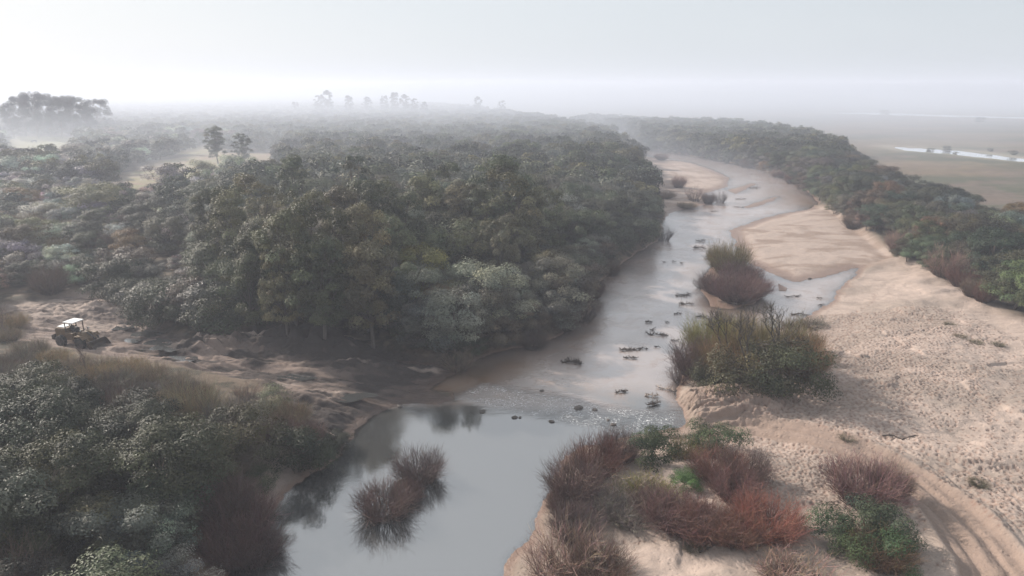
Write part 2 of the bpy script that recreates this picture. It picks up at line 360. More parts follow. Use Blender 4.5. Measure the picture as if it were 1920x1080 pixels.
def mesh_np(name, V, Q=None, T=None, mat=None, smooth=False, attrs=None):
    """V (n,3); Q (m,4) quads; T (k,3) triangles; attrs {name: array per vertex}"""
    me = bpy.data.meshes.new(name)
    Q = np.zeros((0, 4), int) if Q is None else np.asarray(Q); T = np.zeros((0, 3), int) if T is None else np.asarray(T)
    me.vertices.add(len(V)); me.vertices.foreach_set('co', np.asarray(V, np.float32).ravel())
    nl = len(Q)*4+len(T)*3
    me.loops.add(nl); me.loops.foreach_set('vertex_index', np.concatenate([Q.ravel(), T.ravel()]).astype(np.int32))
    me.polygons.add(len(Q)+len(T))
    st = np.concatenate([np.arange(len(Q))*4, len(Q)*4+np.arange(len(T))*3]).astype(np.int32)
    me.polygons.foreach_set('loop_start', st)
    me.polygons.foreach_set('loop_total', np.concatenate([np.full(len(Q), 4), np.full(len(T), 3)]).astype(np.int32))
    me.polygons.foreach_set('use_smooth', np.full(len(Q)+len(T), smooth))
    for k, a in (attrs or {}).items():
        a = np.asarray(a, np.float32)
        if a.ndim == 1:
            at = me.attributes.new(k, 'FLOAT', 'POINT'); at.data.foreach_set('value', a)
        else:
            at = me.attributes.new(k, 'FLOAT_COLOR', 'POINT')
            at.data.foreach_set('color', np.concatenate([a, np.ones((len(a), 1), np.float32)], 1).ravel())
    me.update(calc_edges=True)
    if mat: me.materials.append(mat)
    return me
def link(name, me, parent=None, loc=None, **props):
    o = bpy.data.objects.new(name, me); COL.objects.link(o)
    if parent: o.parent = parent
    if loc is not None: o.location = loc
    for k, v in props.items(): o[k] = v
    return o

def material(name):
    m = bpy.data.materials.new(name); m.use_nodes = True
    return m, NT(m.node_tree)

# ---- ground material
m_ground, g = material('ground')
geo = g.n('ShaderNodeNewGeometry').outputs['Position']
colr = g.n('ShaderNodeAttribute', attribute_name='tint').outputs['Color']
wetf = g.n('ShaderNodeAttribute', attribute_name='wet').outputs['Fac']
na = g.noise(geo, 1.7, 6, 0.65); nb = g.noise(geo, 9.0, 4, 0.6)
gcol = g.mix(1.0, colr, g.mix(na, (0.80, 0.80, 0.82), (1.18, 1.16, 1.14)), 'MULTIPLY')
gcol = g.mix(1.0, gcol, g.mix(nb, (0.82, 0.82, 0.82), (1.16, 1.16, 1.16)), 'MULTIPLY')
vor = g.n('ShaderNodeTexVoronoi', {'Vector': geo, 'Scale': 2.4, 'Randomness': 1.0}).outputs['Distance']
hgt = g.math('ADD', g.math('MULTIPLY', g.ramp(vor, 0.0, 0.4), 0.35), g.math('ADD', g.math('MULTIPLY', na, 0.8), g.math('MULTIPLY', nb, 0.25)))
bmp = g.n('ShaderNodeBump', {'Height': hgt, 'Strength': 0.75, 'Distance': 0.2})
gp = g.n('ShaderNodeBsdfPrincipled', {'Base Color': gcol, 'Roughness': g.ramp(wetf, 0.2, 1.0, 0.92, 0.45), 'Normal': bmp.outputs[0], 'Specular IOR Level': 0.25})
g.n('ShaderNodeOutputMaterial', {'Surface': gp.outputs[0]})

ny, nx = Z.shape
idx = np.arange(ny*nx).reshape(ny, nx)
Q = np.stack([idx[:-1, :-1], idx[:-1, 1:], idx[1:, 1:], idx[1:, :-1]], -1).reshape(-1, 4)
V = np.stack([GX, GY, Z], -1).reshape(-1, 3)
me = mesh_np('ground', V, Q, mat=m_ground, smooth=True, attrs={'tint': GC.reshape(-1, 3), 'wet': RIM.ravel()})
link('ground', me, kind='structure', label='pink sand bars, muddy banks, forest floor and a grey brown plain around the river')

# ---- water
def water_material(name, ripple=1.0):
    m, q = material(name)
    pos = q.n('ShaderNodeNewGeometry').outputs['Position']
    dep = q.n('ShaderNodeAttribute', attribute_name='depth').outputs['Fac']
    rif = q.n('ShaderNodeAttribute', attribute_name='riffle').outputs['Fac']
    cur = q.n('ShaderNodeAttribute', attribute_name='current').outputs['Fac']
    st = q.n('ShaderNodeMapping', {'Vector': pos, 'Scale': (0.8, 1.7, 1.0), 'Rotation': (0, 0, 0.35)}).outputs[0]
    n_a = q.noise(st, 1.6, 4, 0.6, 0.6); n_b = q.noise(st, 5.5, 3, 0.6); n_c = q.noise(pos, 0.13, 3, 0.5)
    amp = q.math('ADD', q.math('MULTIPLY', cur, q.ramp(n_c, 0.35, 0.65, 0.8, 2.6)), q.math('MULTIPLY', rif, 2.6))
    h = q.math('MULTIPLY', q.math('ADD', n_a, q.math('MULTIPLY', n_b, 0.5)), q.math('ADD', amp, 0.02))
    b = q.n('ShaderNodeBump', {'Height': h, 'Strength': 0.6*ripple, 'Distance': 0.09})
    turb = q.mix(q.ramp(q.math('SUBTRACT', q.math('MULTIPLY', cur, 4.0), q.math('MULTIPLY', dep, 0.5)), 0.1, 1.0), (0.06, 0.061, 0.06), (0.31, 0.26, 0.24))
    silt = q.math('MULTIPLY', q.ramp(q.noise(pos, 0.22, 4, 0.6, 0.8), 0.46, 0.66), q.ramp(cur, 0.1, 0.3, 0.0, 0.6))
    turb = q.mix(silt, turb, (0.25, 0.16, 0.11))
    turb = q.mix(q.math('MULTIPLY', q.n('ShaderNodeAttribute', attribute_name='sediment').outputs['Fac'], q.ramp(n_a, 0.3, 0.7, 0.5, 1.0)), turb, (0.20, 0.115, 0.06))
    foam = q.math('MULTIPLY', q.ramp(q.noise(st, 4.2, 4, 0.75, 1.0), 0.55, 0.62), q.ramp(q.math('MULTIPLY', rif, q.ramp(q.noise(pos, 0.55, 2, 0.5), 0.38, 0.52)), 0.3, 0.8))
    turb = q.mix(foam, turb, (0.75, 0.75, 0.75))
    body = q.n('ShaderNodeBsdfDiffuse', {'Color': turb})
    clear = q.n('ShaderNodeBsdfTransparent', {'Color': (0.80, 0.74, 0.66, 1)})
    opac = q.math('SUBTRACT', 1.0, q.math('POWER', 2.718, q.math('MULTIPLY', dep, -4.5)))
    opac = q.math('MAXIMUM', q.math('MAXIMUM', opac, foam), q.math('MULTIPLY', rif, 0.75))
    vol = q.n('ShaderNodeMixShader', {0: opac, 1: clear.outputs[0], 2: body.outputs[0]})
    gl = q.n('ShaderNodeBsdfGlossy', {'Color': (1, 1, 1, 1), 'Roughness': q.math('ADD', 0.03, q.math('MULTIPLY', cur, 0.45)), 'Normal': b.outputs[0]})
    fr = q.n('ShaderNodeFresnel', {'IOR': 4.0, 'Normal': b.outputs[0]})
    frm = q.math('MULTIPLY', fr.outputs[0], q.math('SUBTRACT', 1.0, foam))
    out = q.n('ShaderNodeMixShader', {0: frm, 1: vol.outputs[0], 2: gl.outputs[0]})
    q.n('ShaderNodeOutputMaterial', {'Surface': out.outputs[0]})
    return m
m_water = water_material('river_water')
wx = np.unique(np.concatenate([gx[(gx > -30) & (gx < 5)][::2], gx[(gx >= 5) & (gx < 60)][::6], gx[(gx >= 60) & (gx < 240)]]))
wy = np.unique(np.concatenate([gy[gy < 42], gy[(gy >= 42) & (gy < 98)][::6], gy[(gy >= 98) & (gy < 760)][::2]]))
WX, WY = np.meshgrid(wx, wy)
wz, wm = land(WX, WY)
need = (wm['dw'] < 3.0)
up = sm(WY, P(0, 790)[1], P(0, 740)[1])
rifv = sm(wm['rif'], -0.6, 1.4)
idx = np.arange(WX.size).reshape(WX.shape)
cell = need[:-1, :-1] | need[1:, :-1] | need[:-1, 1:] | need[1:, 1:]
Q = np.stack([idx[:-1, :-1], idx[:-1, 1:], idx[1:, 1:], idx[1:, :-1]], -1)[cell]
used, inv = np.unique(Q, return_inverse=True)
V = np.stack([WX, WY, WX*0], -1).reshape(-1, 3)[used]
sed = np.zeros(WX.shape)
for (x, y, a_, b_, k_) in ((895, 706, 5, 6, 1.0), (850, 728, 6, 4, 1.0), (960, 690, 6, 5, .75), (1060, 720, 6, 4, .5), (1000, 740, 6, 3, .4), (1120, 640, 7, 6, .3), (1200, 730, 5, 4, .3), (1480, 375, 8, 22, .9), (1350, 575, 3, 3, .8)):
    c_ = P(x, y); sed = np.maximum(sed, k_*np.exp(-((WX-c_[0])/a_)**2-((WY-c_[1])/b_)**2))
me = mesh_np('water', V, inv.reshape(Q.shape), mat=m_water, smooth=True,
             attrs={'depth': np.clip(-wz, 0, 3).ravel()[used], 'riffle': rifv.ravel()[used], 'current': (0.03+0.30*up).ravel()[used], 'sediment': sed.ravel()[used]})
link('water', me, kind='structure', label='grey river with a calm pool below the ford and a rippled shallow channel above')
for i, p in enumerate(PONDS):
    c = p.mean(0); zz = 1.12
    V = [(x, y, zz) for x, y in p]
    me = bpy.data.meshes.new('marsh_water'); me.from_pydata(V, [], [list(range(len(V)))]); me.materials.append(m_water)
    for nm, val in (('depth', 1.0), ('riffle', 0.0), ('current', 0.05)):
        at = me.attributes.new(nm, 'FLOAT', 'POINT'); at.data.foreach_set('value', [val]*len(V))
    link('marsh_water', me, kind='structure', label=['pale strip of water lying across the grey brown plain', 'thin far strip of water near the misty end of the plain'][i])

# puddles left in the churned mud by the forest
for i, (x, y, rx, ry, lab) in enumerate([(272, 632, 1.9, 1.3, 'bright puddle nearest the loader bucket side of the mud'), (292, 650, 1.6, 1.1, 'bright puddle below the first at the forest edge'), (316, 664, 1.5, 0.8, 'narrow bright puddle in the mud by the spoil heaps'),
                                       (345, 682, 1.8, 0.5, 'thin puddle along the far wheel rut'), (232, 617, 1.6, 0.6, 'pale wet patch behind the loader bucket'), (560, 708, 2.6, 0.5, 'wet rut shining in the shaded mud'), (655, 745, 2.6, 0.5, 'wet rut close to the ford')]):
    X, Y = P(x, y, 1.2); n = 28; r_ = np.random.default_rng(40+i)
    a_ = np.arange(n)*2*np.pi/n; rr_ = 1+0.25*np.sin(a_*2+i)+0.18*np.sin(a_*3+2*i)+0.08*np.sin(a_*7+i)
    xs, ys = X+np.cos(a_)*rr_*rx, Y+np.sin(a_)*rr_*ry*2
    zp = float(np.percentile(interp(np.concatenate([X+np.cos(a_)*rx*f_ for f_ in (.3, .6, .85)]), np.concatenate([Y+np.sin(a_)*ry*2*f_ for f_ in (.3, .6, .85)])), 72))
    me = bpy.data.meshes.new('puddle'); me.from_pydata([(a, b, zp) for a, b in zip(xs, ys)], [], [list(range(n))]); me.materials.append(m_water)
    for nm, val in (('depth', 1.0), ('riffle', 0.0), ('current', 0.05)):
        at = me.attributes.new(nm, 'FLOAT', 'POINT'); at.data.foreach_set('value', [val]*n)
    link('puddle', me, label=lab, category='puddle', group='puddles in the mud')

# ------------------------------------------------------------------ plant materials (object colour tints each plant)
def leaf_material(name, trans=0.14, gloss=0.24, rough=0.52, var=0.5, tint=None):
    m, q = material(name)
    oi = q.n('ShaderNodeObjectInfo')
    sh = q.n('ShaderNodeAttribute', attribute_name='shade').outputs['Color']
    col = q.mix(1.0, tint or oi.outputs['Color'], sh, 'MULTIPLY')
    hs = q.n('ShaderNodeHueSaturation', {'Color': col, 'Hue': q.math('ADD', q.math('MULTIPLY', oi.outputs['Random'], 0.02), 0.488),
             'Value': q.math('ADD', q.math('MULTIPLY', oi.outputs['Random'], var), 1-var/2)})
    pb = q.n('ShaderNodeBsdfPrincipled', {'Base Color': hs.outputs[0], 'Roughness': rough, 'Specular IOR Level': gloss})
    tr = q.n('ShaderNodeBsdfTranslucent', {'Color': hs.outputs[0]})
    mx = q.n('ShaderNodeMixShader', {0: trans, 1: pb.outputs[0], 2: tr.outputs[0]})
    q.n('ShaderNodeOutputMaterial', {'Surface': mx.outputs[0]})
    return m
m_leaf = leaf_material('leaves')
m_silver = leaf_material('silver_leaves', 0.14, 0.45, 0.45)
FARC = [(.042, .054, .029), (.064, .074, .036), (.092, .090, .045), (.115, .117, .088)]
m_farleaf = [leaf_material('distant_leaves', 0.2, 0.2, 0.6, 0.7, tint=c) for c in FARC]
def wood_material(name, base, use_obj=False):
    m, q = material(name)
    pos = q.n('ShaderNodeNewGeometry').outputs['Position']
    n = q.noise(pos, 5.0, 4, 0.6)
    if use_obj:
        oi = q.n('ShaderNodeObjectInfo')
        sh = q.n('ShaderNodeAttribute', attribute_name='shade').outputs['Color']
        c = q.mix(1.0, oi.outputs['Color'], sh, 'MULTIPLY')
    else: c = q.mix(n, tuple(b*0.6 for b in base), tuple(min(1, b*1.4) for b in base))
    pb = q.n('ShaderNodeBsdfPrincipled', {'Base Color': c, 'Roughness': 0.7, 'Specular IOR Level': 0.3})
    q.n('ShaderNodeOutputMaterial', {'Surface': pb.outputs[0]})
    return m
m_bark = wood_material('bark', (.14, .11, .09))
m_palebark = wood_material('pale_bark', (.105, .09, .078))
m_twig = wood_material('twigs', (.2, .1, .1), True)
m_drift = wood_material('driftwood', (.075, .058, .048))
m_paledrift = wood_material('pale_driftwood', (.34, .28, .24))

# ------------------------------------------------------------------ plant builders
class Bag:
    def __init__(s): s.V = []; s.Q = []; s.T = []; s.S = []; s.n = 0
    def add(s, V, Q=None, T=None, shade=None):
        V = np.asarray(V, float).reshape(-1, 3)
        if Q is not None: s.Q.append(np.asarray(Q).reshape(-1, 4)+s.n)
        if T is not None: s.T.append(np.asarray(T).reshape(-1, 3)+s.n)
        sh = np.ones((len(V), 3)) if shade is None else np.broadcast_to(np.asarray(shade, float), (len(V), 3))
        s.V.append(V); s.S.append(sh); s.n += len(V)
    def mesh(s, name, mat, smooth=False):
        return mesh_np(name, np.concatenate(s.V), np.concatenate(s.Q) if s.Q else None, np.concatenate(s.T) if s.T else None, mat, smooth, {'shade': np.concatenate(s.S)})
def tubes(bag, paths, radii, k=3, shade=None):
    """paths (n, m, 3), radii (n, m): n tapered tubes at once"""
    paths = np.asarray(paths, float); radii = np.asarray(radii, float)
    n, m, _ = paths.shape
    d = np.gradient(paths, axis=1); d /= np.linalg.norm(d, axis=2, keepdims=True)+1e-9
    ref = np.where(np.abs(d[..., 2:3]) > 0.9, np.array([1., 0, 0]), np.array([0, 0, 1.]))
    a = np.cross(d, ref); a /= np.linalg.norm(a, axis=2, keepdims=True)+1e-9
    b = np.cross(d, a)
    th = np.arange(k)*2*np.pi/k
    ring = a[:, :, None, :]*np.cos(th)[None, None, :, None] + b[:, :, None, :]*np.sin(th)[None, None, :, None]
    V = paths[:, :, None, :] + ring*radii[:, :, None, None]
    idx = np.arange(n*m*k).reshape(n, m, k)
    nxt = np.roll(idx, -1, 2)
    Qd = np.stack([idx[:, :-1], nxt[:, :-1], nxt[:, 1:], idx[:, 1:]], -1).reshape(-1, 4)
    if shade is not None:
        shade = np.repeat(np.asarray(shade, float).reshape(n, m, 3), k, axis=1).reshape(-1, 3)
    bag.add(V.reshape(-1, 3), Qd, shade=shade)
def leaves(bag, C, Nrm, size, shade, r):
    """one diamond shaped leaf spray per centre"""
    n = len(C)
    t = r.normal(size=(n, 3)); t -= (t*Nrm).sum(1, keepdims=True)*Nrm
    t /= np.linalg.norm(t, axis=1, keepdims=True)+1e-9
    b = np.cross(Nrm, t)
    L = size*r.uniform(0.6, 1.3, n)[:, None]; W = L*r.uniform(0.35, 0.6, n)[:, None]
    V = np.stack([C-t*L*0.5, C+b*W*0.5+Nrm*L*0.08, C+t*L*0.5, C-b*W*0.5+Nrm*L*0.08], 1)
    idx = np.arange(n*4).reshape(n, 4)
    bag.add(V.reshape(-1, 3), idx, shade=np.repeat(shade, 4, axis=0))
def unit(v): return v/(np.linalg.norm(v, axis=-1, keepdims=True)+1e-9)

def tree_meshes(seed, H, Rad, base, nclump, nleaf, leaf, clump_r, mat, bark, droop=0.0, flat=0.85, openness=0.0, tone=0.25):
    """crown and trunk meshes of one tree; H height, Rad crown radius, base where the crown begins"""
    r = np.random.default_rng(seed)
    # clump centres fill the shell of an irregular dome
    th = r.uniform(0, 2*np.pi, nclump); u = r.uniform(0, 1, nclump)
    lobes = 1+0.22*np.sin(th*2+r.uniform(0, 6))+0.15*np.sin(th*3+r.uniform(0, 6))
    zz = base + (H-base)*(0.08+0.86*u)
    prof = np.sqrt(np.clip(1-((zz-base)/(H-base)-0.38)**2/0.42, 0.05, 1))
    rr = Rad*prof*lobes*np.where(r.random(nclump) < 0.72, r.uniform(0.72, 1.0, nclump), r.uniform(0.1, 0.7, nclump))
    lean = r.normal(0, 0.05*H, 2)
    C = np.stack([np.cos(th)*rr + lean[0]*zz/H, np.sin(th)*rr + lean[1]*zz/H, zz], 1)
    cr = clump_r*r.uniform(0.65, 1.3, nclump)
    C[:, 2] = np.minimum(C[:, 2], H-cr*0.75)
    if openness: cr *= r.uniform(1-openness, 1, nclump)
    k = r.choice(nclump, nleaf, p=cr**2/np.sum(cr**2))
    d = unit(r.normal(size=(nleaf, 3))); low = d[:, 2] < -0.25; d[low, 2] *= -0.6; d = unit(d)
    rad = cr[k]*np.where(r.random(nleaf) < 0.75, r.uniform(0.78, 1.05, nleaf), r.uniform(0.2, 1.25, nleaf))
    rad *= 1+0.22*np.sin(d[:, 0]*7+k)*np.cos(d[:, 1]*6+k*2)
    X = C[k]+d*rad[:, None]*np.array([1, 1, flat])
    X[:, 2] -= droop*np.hypot(*(X[:, :2]-C[k][:, :2]).T)
    ax_ = unit((X-np.array([lean[0]*.6, lean[1]*.6, base+(H-base)*0.35]))*np.array([1, 1, 1.0]))
    N = unit(d*1.0+ax_*0.6+np.array([0, 0, 0.2])+r.normal(size=(nleaf, 3))*0.42)
    cl_t = 1+r.normal(0, tone*0.8, (nclump, 1))*np.array([1, 1, 1]) + r.normal(0, 0.02, (nclump, 3)) + r.normal(0, 0.05, (nclump, 1))*np.array([1, 0.1, -1])
    sh = np.clip(cl_t[k]*(1+r.normal(0, tone*0.6, (nleaf, 1))), 0.35, 2.2)
    B = Bag(); leaves(B, X, N, leaf, sh, r)
    crown = B.mesh('crown', mat)
    T = Bag()
    top = np.array([lean[0]*.7, lean[1]*.7, base+(H-base)*0.62]); m = 7
    s = np.linspace(0, 1, m)[:, None]
    bend = r.normal(0, 0.03*H, 3)*np.array([1, 1, 0])
    trunk = s*top + np.sin(s*np.pi)*bend; trunk[0, 2] = -0.4
    r0 = 0.014*H+0.03
    tubes(T, [trunk], [r0*(1.25-s[:, 0]*1.0)], 7)
    nl = min(nclump, 16)
    sel = np.argsort(-cr)[:nl]
    paths, rads = [], []
    for c in C[sel]:
        f = np.clip((c[2]*0.55)/top[2], 0.25, 0.92); st = f*top+np.sin(f*np.pi)*bend
        mid = (st+c)/2+r.normal(0, 0.25, 3)+np.array([0, 0, -0.08*H])*0.5
        q = np.linspace(0, 1, 5)[:, None]
        paths.append((1-q)**2*st+2*q*(1-q)*mid+q*q*c); rads.append(r0*0.45*(1-0.85*q[:, 0]))
    tubes(T, paths, rads, 5)
    return crown, T.mesh('trunk', bark, True)

def shrub_mesh(seed, nstem=230, H=3.2, spread=2.3, twigs=4, thick=0.022):
    """leafless willow: many whippy stems fanning out of the ground, each with side twigs"""
    r = np.random.default_rng(seed); B = Bag(); m = 6
    th = r.uniform(0, 2*np.pi, nstem); rb = spread*0.45*np.sqrt(r.random(nstem)); ro = spread*(0.35+0.65*np.sqrt(r.random(nstem)))
    hh = H*r.uniform(0.55, 1.05, nstem)*(1-0.42*(ro/spread)**2.2)
    th2 = th+r.normal(0, 0.25, nstem)
    p0 = np.stack([np.cos(th)*rb, np.sin(th)*rb, np.full(nstem, -0.15)], 1)
    p2 = np.stack([np.cos(th2)*ro, np.sin(th2)*ro, hh], 1)
    p1 = (p0+p2)/2+np.stack([np.cos(th2)*ro*0.10, np.sin(th2)*ro*0.10, hh*0.05], 1)+r.normal(0, 0.12, (nstem, 3))
    s = np.linspace(0, 1, m)[None, :, None]
    Pt = (1-s)**2*p0[:, None]+2*s*(1-s)*p1[:, None]+s*s*p2[:, None]
    Pt[:, 1:] += np.cumsum(r.normal(0, 0.085, (nstem, m-1, 3)), 1)
    rad = thick*r.uniform(0.7, 1.3, nstem)[:, None]*(1.15-0.95*np.linspace(0, 1, m))[None]
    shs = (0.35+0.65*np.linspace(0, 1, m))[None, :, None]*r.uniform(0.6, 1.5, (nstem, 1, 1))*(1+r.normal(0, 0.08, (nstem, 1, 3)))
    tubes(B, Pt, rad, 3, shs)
    n = nstem*twigs
    si = np.repeat(np.arange(nstem), twigs); f = r.uniform(0.35, 0.95, n); j = np.clip((f*(m-1)).astype(int), 0, m-2)
    a = Pt[si, j]; dr = unit(Pt[si, j+1]-a); a = a+(Pt[si, j+1]-a)*r.random((n, 1))
    out = unit(dr+r.normal(0, 0.6, (n, 3))+np.array([0, 0, 0.25])); L = H*r.uniform(0.12, 0.30, n)[:, None]
    b = a+out*L; c = b+unit(out+np.array([0, 0, 0.35]))*L*0.5
    tubes(B, np.stack([a, b, c], 1), thick*0.42*r.uniform(0.7, 1.2, n)[:, None]*np.array([[1, .75, .3]]), 3,
          np.repeat(r.uniform(0.7, 1.4, (n, 1, 1))*(1+r.normal(0, 0.1, (n, 1, 3))), 3, 1))
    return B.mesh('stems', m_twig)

def bare_tree_mesh(seed, H=9.0, rb=0.20):
    r = np.random.default_rng(seed); B = Bag()
    levels = [(np.zeros(3), unit(np.array([r.normal(0, .12), r.normal(0, .12), 1])), H*0.36, rb, 0)]
    while levels:
        p, d, L, ra, lv = levels.pop()
        pts = [p]; dd = d
        for i in range(4):
            dd = unit(dd+r.normal(0, 0.14, 3)+np.array([0, 0, 0.05])); pts.append(pts[-1]+dd*L/4)
        tubes(B, [pts], [ra*(1-0.42*np.linspace(0, 1, 5))], 6 if lv < 2 else 3, [[[1.0]*3]*5])
        if lv < 5:
            nb = [3, 3, 3, 3, 3][lv]
            for k in range(nb):
                ang = r.uniform(0, 2*np.pi); tilt = r.uniform(0.35, 0.85)
                side = unit(np.cross(dd, [math.cos(ang), math.sin(ang), 0.3]))
                nd = unit(dd*math.cos(tilt)+side*math.sin(tilt)+np.array([0, 0, 0.12]))
                st = pts[-1] if k < 2 else pts[r.integers(2, 4)]
                levels.append((st, nd, L*r.uniform(0.6, 0.82), max(ra*r.uniform(0.48, 0.62), 0.020), lv+1))
    return B.mesh('branches', m_twig)

def leafy_bush_meshes(seed, H, Rad, mat, nleaf=3600, leaf=0.2, nclump=26):
    c, t = tree_meshes(seed, H, Rad, 0.1, nclump, nleaf, leaf, Rad*0.36, mat, m_bark, flat=0.9, tone=0.28)
    return c, t

# prototypes --------------------------------------------------------------
ROUND = [tree_meshes(100+i, 8.0, 3.4+0.25*(i % 3), 1.3, 36+5*i, 19000, 0.20, 1.0, m_leaf, m_bark) for i in range(6)]
EUC = [tree_meshes(200+i, 16.0, 3.7+0.4*(i % 2), 2.2, 80, 20000, 0.31, 1.15, m_leaf, m_palebark, droop=0.2, flat=0.85, openness=0.3, tone=0.3) for i in range(5)]
THIN = [tree_meshes(230+i, 16.0, 3.0, 8.5, 14, 2600, 0.40, 1.05, m_leaf, m_bark, droop=0.2, flat=0.8, openness=0.3) for i in range(2)]
SILV = [tree_meshes(260+i, 4.2, 2.5, 0.2, 26+2*i, 11000, 0.145, 0.75, m_silver, m_palebark, tone=0.42) for i in range(4)]
BUSH = [leafy_bush_meshes(300+i, 3.0, 2.1, m_leaf, 8000, 0.14) for i in range(3)]
WILLOW = [shrub_mesh(400+i, 430, twigs=5, thick=0.020) for i in range(4)]
SPARSE = [shrub_mesh(440+i, 90, 3.2, 2.3, 6, 0.026) for i in range(2)]
TUFT = [shrub_mesh(470+i, 260, 1.0, 1.0, 0 if False else 1, 0.014) for i in range(2)]
BARE = [bare_tree_mesh(500+i) for i in range(3)]
FAR = [tree_meshes(600+i, 8.0, 3.9, 0.6, 16, 1500, 0.8, 1.6, m_farleaf[i], m_bark, tone=0.3) for i in range(4)]

def meta(o, label, cat, group=None):
    o['label'] = label; o['category'] = cat
    if group: o['group'] = group
def tree(name, proto, x, y, h, H0, colour, label, cat, group=None, wide=1.0, z=None, stemcol=None):
    """one tree or leafy bush: an Empty at its foot with a crown and a trunk"""
    e = bpy.data.objects.new(name, None); COL.objects.link(e)
    e.location = (x, y, (gz(x, y) if z is None else z)); s = h/H0
    e.rotation_euler = (0, 0, random.uniform(0, 6.28)); e.scale = (s*wide, s*wide*random.uniform(0.92, 1.08), s)
    meta(e, label, cat, group)
    c = link('crown', proto[0], e); c.color = (*colour, 1)
    link('trunk', proto[1], e)
    return e
def shrub(name, me, x, y, h, d, colour, label, cat='shrub', group=None, H0=3.2, D0=4.6, z=None):
    o = link(name, me); o.location = (x, y, (gz(x, y) if z is None else z))
    o.rotation_euler = (0, 0, random.uniform(0, 6.28)); o.scale = (d/D0, d/D0, h/H0); o.color = (*colour, 1)
    meta(o, label, cat, group)
    return o

# colours of foliage and stems
DKG = (.047, .057, .033); MIDG = (.072, .080, .044); OLV = (.108, .104, .053); GREYG = (.130, .132, .100); SILVER = (.22, .225, .185); GRNB = (.06, .11, .03); YELG = (.17, .18, .05)
PLUM = (.130, .083, .072); REDP = (.160, .078, .060); RUST = (.24, .105, .055); BRWN = (.15, .105, .075); OLIVT = (.17, .145, .055); PALEB = (.30, .21, .17); GREYT = (.17, .145, .125)
TONES = {'dark green': DKG, 'mid green': MIDG, 'olive green': OLV, 'grey green': GREYG}

# ------------------------------------------------------------------ forest on the left of the river
def scatter(s, x0, x1, y0, y1, seed):
    r = np.random.default_rng(seed)
    a, b = np.meshgrid(np.arange(x0, x1, s), np.arange(y0, y1, s))
    X = a+r.uniform(-.42, .42, a.shape)*s + (np.arange(a.shape[0])[:, None] % 2)*s/2; Y = b+r.uniform(-.42, .42, a.shape)*s
    return X.ravel(), Y.ravel()
def clear_of(X, Y, m=2.5):
    k = np.ones(X.shape, bool)
    for c in CLEAR: k &= sdist(X, Y, c) < -m
    return k
def in_view(X, Y, h=10, mx=230, my=260):
    x, y = PX(X, Y, 2.0); x2, y2 = PX(X, Y, h)
    return (x > -mx) & (x < 1920+mx) & (y2 < 1080+my)
TALLZ = poly([(380, 600), (395, 480), (420, 420), (560, 360), (700, 370), (900, 390), (1010, 420), (1040, 560), (960, 645), (880, 680), (720, 660), (560, 632), (430, 640)])
GREYZ = poly([(-900, 560), (-100, 600), (180, 562), (235, 595), (290, 630), (350, 648), (430, 642), (420, 560), (380, 470), (390, 400), (300, 380), (-900, 330)])

EUCS = [(560, 388, 636), (625, 372, 630), (690, 380, 622), (760, 355, 550), (452, 345, 560), (402, 352, 530), (505, 325, 520), (566, 288, 470), (590, 350, 590),
        (705, 330, 545), (640, 345, 560), (830, 305, 500), (795, 328, 510), (735, 400, 580), (870, 338, 510), (930, 288, 510), (968, 305, 520), (900, 350, 515),
        (880, 405, 540), (820, 430, 565), (990, 355, 505), (1025, 345, 485), (700, 450, 640), (610, 440, 650), (510, 410, 600), (480, 430, 620), (540, 470, 645), (765, 490, 610)]
EWORDS = ['with its bare lower trunk above the spoil heaps', 'second from the grey shrubs in the front rank', 'broad crowned in the middle of the front rank', 'with a tan topped crown in the front rank', 'olive crowned at the left shoulder of the tall grove',
          'outermost towards the grey shrubs on the shoulder of the grove', 'rising behind the shoulder trees', 'with a lone lifted crown standing clear of the canopy behind', 'leaning close behind the front rank',
          'just right of the spindly bare stemmed tree', 'just left of the spindly bare stemmed tree', 'at the back of the grove where mist begins', 'beside the tallest back tree in the mist', 'at the foot of the grove over the dark bank',
          'in the middle of the grove towards the river', 'darkest and highest of the river half of the grove', 'behind the dark one on the river half', 'between the dark tree and the pale column tree', 'low in front near the ford bank', 'over the muddy bank by the ford',
          'last but one towards the river', 'nearest the river bend in the tall grove', 'short one above the spoil mounds near the ford', 'short one above the rounded spoil mounds', 'half hidden behind grey green shrubs', 'beside the half hidden one near the grey shrubs', 'close above the dirt work area',
          'short one near the dark water margin']
taken = []
for i, ((x, yt, yb), wd_) in enumerate(zip(EUCS, EWORDS)):
    X, Y = P(x, yb, 2.0)
    v = (yt-540)/F; tt = Y/(cp - v*sp_); top = CAM_H - tt*(sp_+v*cp)
    zg = gz(X, Y); h = float(np.clip(top-zg, 8, 22))
    colr_ = [(.118, .116, .060), (.096, .106, .054), (.140, .124, .068), (.080, .094, .048)][i % 4]
    tree('eucalyptus_tree', EUC[i % 5], X, Y, h, 16.0, colr_, f'tall eucalyptus {wd_}', 'eucalyptus', 'tall eucalyptus trees of the central grove', wide=random.uniform(0.78, 1.12))
    taken.append((X, Y))
for (x, yt, yb, j, lab) in ((662, 288, 500, 0, 'spindly dark stemmed tree with a small tufted crown rising out of the central grove'), (712, 345, 510, 1, 'thin forked tree with sparse crown beside the spindly tufted one'),
                            (410, 235, 312, 0, 'tall dark tree standing at the edge of the brown clearing'), (458, 248, 314, 1, 'pointed tree with visible stem beside the brown clearing')):
    X, Y = P(x, yb, 2.0); v = (yt-540)/F; tt = Y/(cp - v*sp_); h = CAM_H - tt*(sp_+v*cp) - gz(X, Y)
    tree('slender_tree', THIN[j] if yb > 400 else EUC[j+2], X, Y, h, 16.0, (.10, .11, .075), lab, 'tree')
X, Y = P(938, 560, 2.0)
